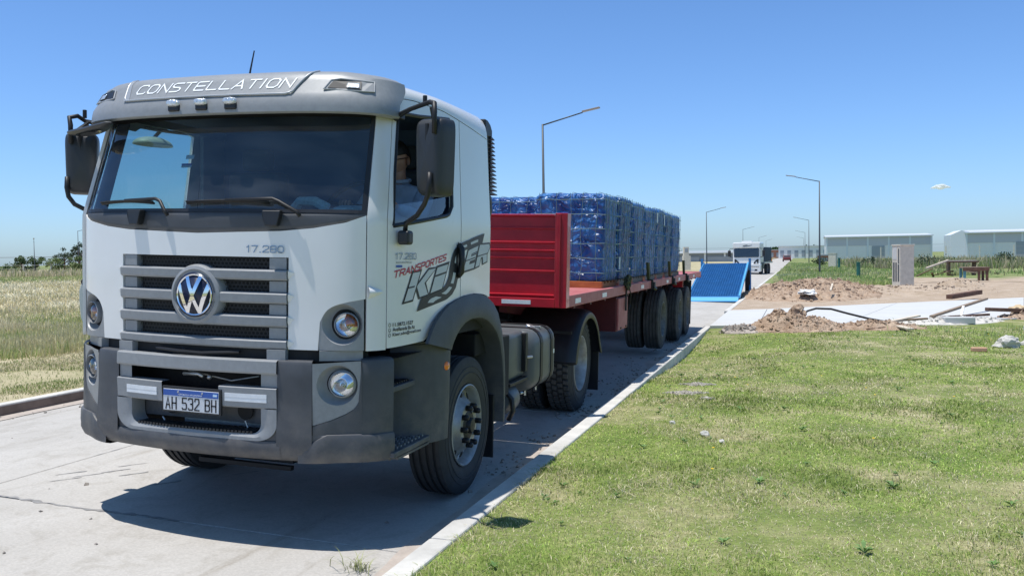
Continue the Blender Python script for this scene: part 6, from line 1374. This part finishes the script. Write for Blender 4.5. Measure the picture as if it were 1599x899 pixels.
# ---- the second truck, further down the road
t = empty('tractor_truck', (-.93,75,drop(75)-.10), math.radians(-6), 'distant white truck with black windscreen, facing us behind the blue ramp', 'truck')
b = B(); b.prism(rsec(-1.2,1.2,.75,2.95,.10), lambda a, c: (a,0+.10*max(0,c-1.9),c), lambda a, c: (a,2.0,c)); co = b.build('cab_body', WHITE, t, bev=.06, seg=2)
b = B(); b.prism(rsec(-1.08,1.08,1.62,2.42,.08), lambda a, c: (a,-.012+.10*max(0,c-1.9),c), lambda a, c: (a,.05,c)); b.build('windscreen', mat('dark_windscreen', (.012,.016,.025), .05, coat=1), t)
b = B(); b.prism(rsec(-1.18,1.18,2.46,2.92,.12), lambda a, c: (a,-.10,c), lambda a, c: (a,.3,c)); b.build('sun_visor', WHITE, t, bev=.04)
b = B(); b.prism([(-.35,2.60),(.0,2.63),(.5,2.70),(.5,2.66),(.05,2.57),(-.2,2.56)], lambda a, c: (a,-.106,c), lambda a, c: (a,-.09,c)); b.prism([(-.3,2.66),(.1,2.74),(.12,2.71),(-.2,2.63)], lambda a, c: (a,-.106,c), lambda a, c: (a,-.09,c)); b.build('visor_decal', DECAL, t)
b = B(); b.bx(-.5,.4,.5,1.4,2.93,3.06); b.build('roof_air_unit', WHITE, t, bev=.03)
b = B(); b.prism(rsec(-1.24,1.24,.32,1.02,.1), lambda a, c: (a,-.12,c), lambda a, c: (a,.5,c)); bo = b.build('bumper', WHITE, t, bev=.04)
b = B(); b.prism([(-.32,.42),(.30,.42),(.40,.60),(.36,.98),(-.36,.98),(-.42,.60)], lambda a, c: (a,-.14,c), lambda a, c: (a,-.1,c)); b.build('lower_grille', BLACKP, t)
for z in (.55,.68,.81): b = B(); b.bx(-.3,.3,-.15,-.14,z,z+.04); b.build('grille_slat', DARKP, t)
for sg in (1, -1):
    b = B(); b.prism([(sg*.62,1.02),(sg*1.0,.95),(sg*1.05,1.42),(sg*.95,1.46),(sg*.66,1.2)], lambda a, c: (a,-.02,c), lambda a, c: (a,.02,c)); hl = b.build('headlight', BLACKP, t)
    b = B(); b.lathe([(0,.09),(.02,.06),(.03,0)], (sg*.86,-.02,1.12), (0,-1,0), 14); b.build('lens', CLEAR, hl, smooth=True)
    b = B(); b.prism([(sg*.7,.42),(sg*.95,.42),(sg*.95,.56),(sg*.75,.56)], lambda a, c: (a,-.13,c), lambda a, c: (a,-.1,c)); b.build('fog_lamp', BLACKP, t)
    b = B(); b.bx(sg*1.36,sg*1.62,-.02,.10,1.70,2.24); b.build('mirror_housing', BLACKP, t, bev=.04); b = B(); b.tube([(sg*1.15,.1,2.4),(sg*1.45,.05,2.38),(sg*1.47,.05,2.2)], .03, 6); b.tube([(sg*1.15,.1,1.6),(sg*1.45,.05,1.68)], .03, 6); b.build('mirror_arm', BLKM, t)
    b = B(); b.bx(sg*1.195,sg*1.206,.35,1.2,1.6,2.45); b.build('door_glass', MATS['dark_windscreen'], t)
    b = B(); b.bx(sg*1.0,sg*1.25,.75,1.9,.55,1.15); b.build('wheel_arch', BLACKP, t, bev=.05)
    for y in (1.35, 4.6, 5.9):
        ms = wheel_meshes('trailer'); w = bpy.data.objects.new('wheel', None); link(w, t); w.location = (sg*1.05,y,.50); w.rotation_euler = (0,0,0 if sg > 0 else PI)
        for o in ms[:2]: c = bpy.data.objects.new(o.name.split('.')[0], o.data); link(c, w)
b = B(); b.bx(-1.25,1.25,2.2,7.5,1.05,1.2); b.bx(-.5,.5,2,7.5,.6,1.05); b.build('chassis', STEEL, t)
b = B(); b.bx(-1.22,1.24,2.4,6.8,1.22,2.52); b.build('load_box', mat('dark_blue_cargo', (.03,.05,.09), .6), t, bev=.03)
for k in range(5): b = B(); b.bx(1.24,1.26,2.6+k*.85,2.66+k*.85,1.22,2.5); b.build('load_rib', BLKM, t)
b = B(); b.tube([(0,-.14,.80),(1.1,-.2,.78)], .025, 6); b.build('front_bar', BLKM, t)
# ---- small far vehicles and machines on the road
def far_car(x, y, m, label, cat, h=1.25):
    t = empty('parked_car', (x,y,drop(y)), .05, label, cat); b = B(); b.prism([(0,.3),(0,.9),(.7,1.0),(1.1,h+.25),(2.9,h+.25),(3.6,1.0),(4.2,.95),(4.2,.3)], lambda a, c: (-.85,a,c), lambda a, c: (.85,a,c)); b.build('body', m, t, bev=.08)
    b = B(); b.prism([(.68,1.02),(1.06,h+.18),(1.04,h+.18),(.64,1.02)], lambda a, c: (-.72,a,c), lambda a, c: (.72,a,c)); b.build('windscreen', MATS['dark_windscreen'], t)
    for sx in (-.82,.82):
        for yy in (.8,3.3): b = B(); b.lathe([(-.1,.3),(.1,.3)], (sx,yy,.3), (1,0,0), 14); b.build('wheel', RUBBER, t)
far_car(1.0, 205, mat('dark_red_car_paint', (.16,.03,.03), .4), 'tiny dark red vehicle parked at the far end of the road', 'car')
t = empty('loader', (-3.2,190,-.2), 0, 'tiny orange and yellow machine at the far end of the road', 'machine'); YM = mat('machine_orange', (.65,.26,.03), .5)
b = B(); b.bx(-1.0,1.0,0,3,.7,1.6); b.build('body', YM, t, bev=.05); b = B(); b.bx(-.5,.5,.8,1.9,1.6,2.1); b.build('cabin', MATS['dark_windscreen'], t); b = B(); b.bx(-1.3,1.3,-1,-.3,.2,.9); b.build('bucket', YM, t)
for sx in (-1,1):
    for yy in (.5,2.5): b = B(); b.lathe([(-.2,.55),(.2,.55)], (sx,yy,.5), (1,0,0), 14); b.build('wheel', RUBBER, t)
# ---- warehouses
CLAD = mat('pale_grey_cladding', (.80,.79,.78), .6); ROOFM = mat('pale_roof_sheet', (.56,.59,.63), .5); BANDM = mat('lilac_grey_cladding', (.55,.55,.59), .6); SHUT = mat('dark_shutter', (.34,.37,.41), .7); CLW = mat('white_cladding', (.70,.74,.78), .55)
def shed(name, x0, x1, y0, y1, ze, zr, label, doors, gable=False, ridge='x', nb=None):
    t = empty(name, ((x0+x1)/2,y0,-.3), 0, label, 'warehouse'); cx = (x0+x1)/2; W = x1-x0; D = y1-y0; h = W/2
    b = B(); b.bx(-h,h,.02,D,0,ze+.3); b.build('wall', CLAD, t)
    if ze > 4: b = B(); b.bx(-h+.02,h-.02,-.045,.02,ze*.62,ze+.25); b.build('upper_cladding', BANDM, t)
    n = int(W/1.2)
    if nb is None: nb = n
    for k in range(min(n, 60)): x = -h+W*(k+.5)/n; b = B(); b.bx(x-.04,x+.04,-.03,.02,0,ze+.3); b.build('cladding_rib', CLAD, t)
    for k in range(6): x = -h+W*k/5; b = B(); b.bx(x-.22,x+.22,-.10,.02,0,ze+.3); b.build('column', CLW, t)
    b = B()
    if ridge == 'x': b.prism([(-.6,ze+.3),(D/2,zr+.3),(D+.6,ze+.3)], lambda a, c: (-h-.4,a,c), lambda a, c: (h+.4,a,c))
    else: b.prism([(-h-.3,ze+.3),(0,zr+.3),(h+.3,ze+.3)], lambda a, c: (a,-.4,c), lambda a, c: (a,D,c))
    rf = b.build('roof', ROOFM, t); b = B(); b.bx(-h-.42,h+.42,-.72,-.6,ze+.05,ze+.35); b.build('gutter', CLW, rf)
    for a, c, z in doors: b = B(); b.bx(a-cx,c-cx,-.12,.0,0,z+.3); b.build('door', SHUT, t)
    return t
shed('warehouse', 11.2, 38.5, 260, 285, 6.25, 6.95, 'large pale blue-grey warehouse with one dark roller door, left of the two', [(23.2,26.5,3.45)])
t2 = shed('warehouse', 43.9, 75, 240, 262, 6.3, 7.1, 'pale warehouse cut off by the right edge of the picture', [(55,60,3.8)])
b = B(); b.prism([(-1.4,0),(-1.4,6.1),(1.2,7.2),(3.2,6.7),(3.2,0)], lambda a, c: (-15.55-1.6+a*.9-1.0+.4, .5+(a+1.4)*-.1+.0, c), lambda a, c: (-15.55-1.6+a*.9-1.0+.4, 12, c)); b.build('gable_wing', CLW, t2)
t = shed('warehouse', 38.8, 43.5, 300, 320, 2.6, 3.1, 'low white shed between the two warehouses', [])
CLAD_ = CLAD; CLAD = mat('grey_shed_wall', (.24,.27,.30), .8); ROOF_ = ROOFM; ROOFM = mat('grey_shed_roof', (.36,.39,.42), .7)
t = shed('warehouse', -33, -9.0, 215, 235, 2.3, 2.7, 'low grey warehouse with dark openings beyond the ramp, left of the road', [(-31,-27,1.2),(-25,-20,1.2),(-18,-12,1.2)])
CLAD = CLAD_; ROOFM = ROOF_; t = shed('warehouse', -95, -72, 300, 320, 5.2, 6.0, 'distant pale warehouse behind the flatbed', [(-90,-85,3.5)])
t = empty('meter_pillar', (-8.85,97,-.15), .4, 'pale meter pillar with a small box on top beside the flatbed rear', 'meter pillar'); b = B(); b.bx(-.42,.42,-.3,.3,0,1.75); b.build('shaft', pm, t); b = B(); b.bx(-.34,.22,-.25,.25,1.75,2.75); b.build('head', pm, t); b = B(); b.bx(-.24,.12,-.27,-.25,2.15,2.6); b.build('opening', SHUT, t)
for k, (x, y, w, h, m, lb) in enumerate([(6.5,330,20,4.6,CLAD,'long low grey-blue building at the end of the road'),(24,350,14,3.2,CLW,'low white building at the end of the road on the right'),(-6,380,10,3.6,mat('brick_red_wall', (.36,.17,.12), .8),'small reddish building at the end of the road'),(9,190,3.2,1.5,MATS['brick_red_wall'],'small brick hut behind the small meter pillar')]):
    t = empty('building', (x,y,-.4), 0, lb, 'building'); b = B(); b.bx(-w/2,w/2,0,6,0,h); b.build('wall', m, t); b = B(); b.bx(-w/2-.3,w/2+.3,-.3,6.3,h,h+.3); b.build('roof', ROOFM if k < 2 else SHUT, t)
    for j in range(int(w/2.5)): b = B(); b.bx(-w/2+.6+j*2.5,-w/2+1.9+j*2.5,-.05,0,.6*h/3,h*.7); b.build('window', SHUT, t)
# ---- fence posts and power line, far right and far left
def fence(x0, y0, x1, y1, n, h, label):
    t = empty('wire_fence', (x0,y0,0), 0, label, 'fence'); 
    for k in range(n+1):
        f = k/n; b = B(); b.bx(-.09,.09,-.09,.09,-.5,h); o = b.build('post', pm, t); o.location = ((x1-x0)*f, (y1-y0)*f, 0)
    for z in (.3,.6,.9): b = B(); b.tube([(0,0,h*z),(x1-x0,y1-y0,h*z)], .012, 3); b.build('wire', STEEL, t)
fence(-150, 80, -70, 150, 26, 1.9, 'concrete-post wire fence along the far edge of the left field')
fence(18, 170, 95, 172, 14, 2.6, 'concrete-post fence in front of the warehouses')
for (p, q, lb) in [((-300,500,5.6),(400,700,7.5),'thin power line crossing the sky low over the road'),((-260,60,4.1),(-60,260,4.1),'thin cable low in the sky over the left field')]:
    n = 24; P_ = [Vector(p).lerp(Vector(q), k/n)+Vector((0,0,-.5*(1-(2*k/n-1)**2))) for k in range(n+1)]; b = B(); b.tube(P_, .05, 4); tag(b.build('power_line', BLKM, None), lb, 'power line')
# ---- trees and bushes far left and far right
def tree(name, loc, h, r, m, seed, label, trunk=.3, n=1500, dense=1.0, group=None, s=.30, flat=.8):
    t = empty(name, loc, 0, label, 'tree', group); rr_ = random.Random(seed); b = B()
    b.tube([(0,0,-.5),(.1*r,0,h*.35),(0,.1*r,h*.8)], [.035*h,.022*h,.008*h], 7); limbs = []
    for k in range(7):
        a = 2*PI*k/7+rr_.uniform(-.4,.4); z = h*rr_.uniform(trunk,.7); e = (r*.65*math.cos(a), r*.65*math.sin(a), z+h*.18); limbs.append(e); b.tube([(0,0,z-h*.05),(e[0]*.5,e[1]*.5,z+h*.05),e], [.014*h,.01*h,.004*h], 5)
    b.build('trunk', DWOOD, t); b = B(); cl = limbs+[(rr_.gauss(0,.38)*r, rr_.gauss(0,.38)*r, h*rr_.uniform(trunk+.05,.92)) for _ in range(int(14*dense))]
    for c in cl: leafball(b, c, r*rr_.uniform(.18,.42), n//len(cl), s, rr_, flat)
    b.build('crown', m, t); return t
def polar(px, D, z=-.4):                  # bearing degrees clockwise from +y as seen from the verge
    a = math.radians(px); return (CX+D*math.sin(a), CY+D*math.cos(a), z)
L = LEAFS
TR = [(-44.9,176,5.9,1.7,L[0],'tall dark evergreen beside the truck cab, left field',.25),(-45.7,180,5.0,2.1,L[0],'wide dark tree left of the tallest evergreen',.15),(-45.0,165,3.2,1.9,L[2],'light green rounded bush-like tree under the dark evergreen',.1),(-46.2,166,3.1,1.9,L[2],'light green rounded tree left of the evergreens',.1),
      (-47.2,172,3.3,1.8,L[1],'mid-green round tree right of the thin pale one',.15),(-47.9,170,3.6,1.2,L[1],'thin pale grey-green tree with an airy crown, left field',.3),(-48.6,185,1.9,2.6,L[1],'low dark hedge-like tree left of the thin tree',.1),(-49.4,185,1.7,2.6,L[2],'low green tree at the left edge of the picture',.1),(-44.2,178,5.8,1.9,L[0],'dark evergreen hidden partly behind the cab',.2)]
for i, (a, D, h, r, m, lb, tr) in enumerate(TR): tree('tree', polar(a, D), h+.4, r, m, 60+i, lb, tr, 1700, 1, 'trees beyond the left field', .24)
r = random.Random(77)
for i in range(9):
    x = -18+i*16+r.uniform(-4,4); y = r.uniform(430,520)
    tree('tree', (x,y,-.4), r.uniform(4.8,6.6), r.uniform(5,8), L[i % 2], 200+i, 'dark tree in the distant tree line on the horizon right of the road', .15, 420, .6, 'trees on the horizon', 1.1, .7)
for i in range(6):
    x = -250+i*38+r.uniform(-8,8); y = r.uniform(400,470)
    tree('tree', (x,y,-.4), r.uniform(4,6), r.uniform(5,8), L[i % 2], 300+i, 'dark tree in the distant tree line behind the flatbed', .15, 300, .6, 'trees on the horizon behind the flatbed', 1.2, .7)
for i, (x, y, h, rad) in enumerate([(11.5,100,1.5,1.6),(13.5,104,1.3,1.5),(16.5,98,1.6,1.7),(20,108,1.4,1.7),(25,104,1.5,1.9),(31,112,1.3,2),(6.4,126,1.4,1.2),(36,106,1.4,2.2),(28,118,1.7,1.5)]):
    bush('shrub', (x,y,-.3), rad, h, L[i % 2], 500+i, 'low scrubby bush before the warehouses, %s from the left in the weed line' % ['second','third','fourth','fifth','sixth','eighth','first','ninth','seventh'][i], n=420, s=.20, group='scrub bushes before the warehouses')
# ---- small cloud
CM = bpy.data.materials.new('cloud_vapour'); CM.use_nodes = True; n_ = CM.node_tree.nodes; l_ = CM.node_tree.links; n_.clear()
o_ = n_.new('ShaderNodeOutputMaterial'); dd = n_.new('ShaderNodeBsdfDiffuse'); dd.inputs[0].default_value = (.95,.95,.95,1); tl = n_.new('ShaderNodeBsdfTranslucent'); tl.inputs[0].default_value = (.95,.95,.95,1); tp = n_.new('ShaderNodeBsdfTransparent')
m1 = n_.new('ShaderNodeMixShader'); m1.inputs[0].default_value = .5; l_.new(dd.outputs[0], m1.inputs[1]); l_.new(tl.outputs[0], m1.inputs[2])
lw = n_.new('ShaderNodeLayerWeight'); lw.inputs[0].default_value = .35; tc = n_.new('ShaderNodeTexCoord'); t = n_.new('ShaderNodeTexNoise'); t.inputs['Scale'].default_value = .25; t.inputs['Detail'].default_value = 3; l_.new(tc.outputs['Object'], t.inputs['Vector'])
ad = n_.new('ShaderNodeMath'); ad.operation = 'MULTIPLY_ADD'; ad.inputs[1].default_value = .4; l_.new(t.outputs[0], ad.inputs[0]); l_.new(lw.outputs['Facing'], ad.inputs[2]); r_ = n_.new('ShaderNodeMapRange'); r_.inputs[1].default_value = .5; r_.inputs[2].default_value = 1.0; l_.new(ad.outputs[0], r_.inputs[0])
m2 = n_.new('ShaderNodeMixShader'); l_.new(r_.outputs[0], m2.inputs[0]); l_.new(m1.outputs[0], m2.inputs[1]); l_.new(tp.outputs[0], m2.inputs[2]); l_.new(m2.outputs[0], o_.inputs['Surface'])
b = B(); rr_ = random.Random(6)
bm = bmesh.new()
for dx, dz, s in ((-5,-.6,2.4),(-2,.3,3.2),(1.2,.6,3.6),(4.5,-.5,2.6),(7,-1.0,1.5),(-7,-1.0,1.5),(0,-1.1,3.5)):
    bmesh.ops.create_icosphere(bm, subdivisions=3, radius=1, matrix=Matrix.Translation((dx,rr_.uniform(-2,2),dz)) @ Matrix.Diagonal((s*1.1,s*1.2,s*.55,1)))
me = bpy.data.meshes.new('cloud'); bm.to_mesh(me); bm.free(); o = bpy.data.objects.new('cloud', me); COL.objects.link(o); o.location = (131,900,62.5)
rm = o.modifiers.new('remesh', 'REMESH'); rm.mode = 'VOXEL'; rm.voxel_size = .35; me.materials.append(CM); tag(o, 'one small white puff of cloud above the warehouses', 'cloud')
for k in ('steer','drive','trailer'):
    for o in WM.get(k, []): bpy.data.objects.remove(o)
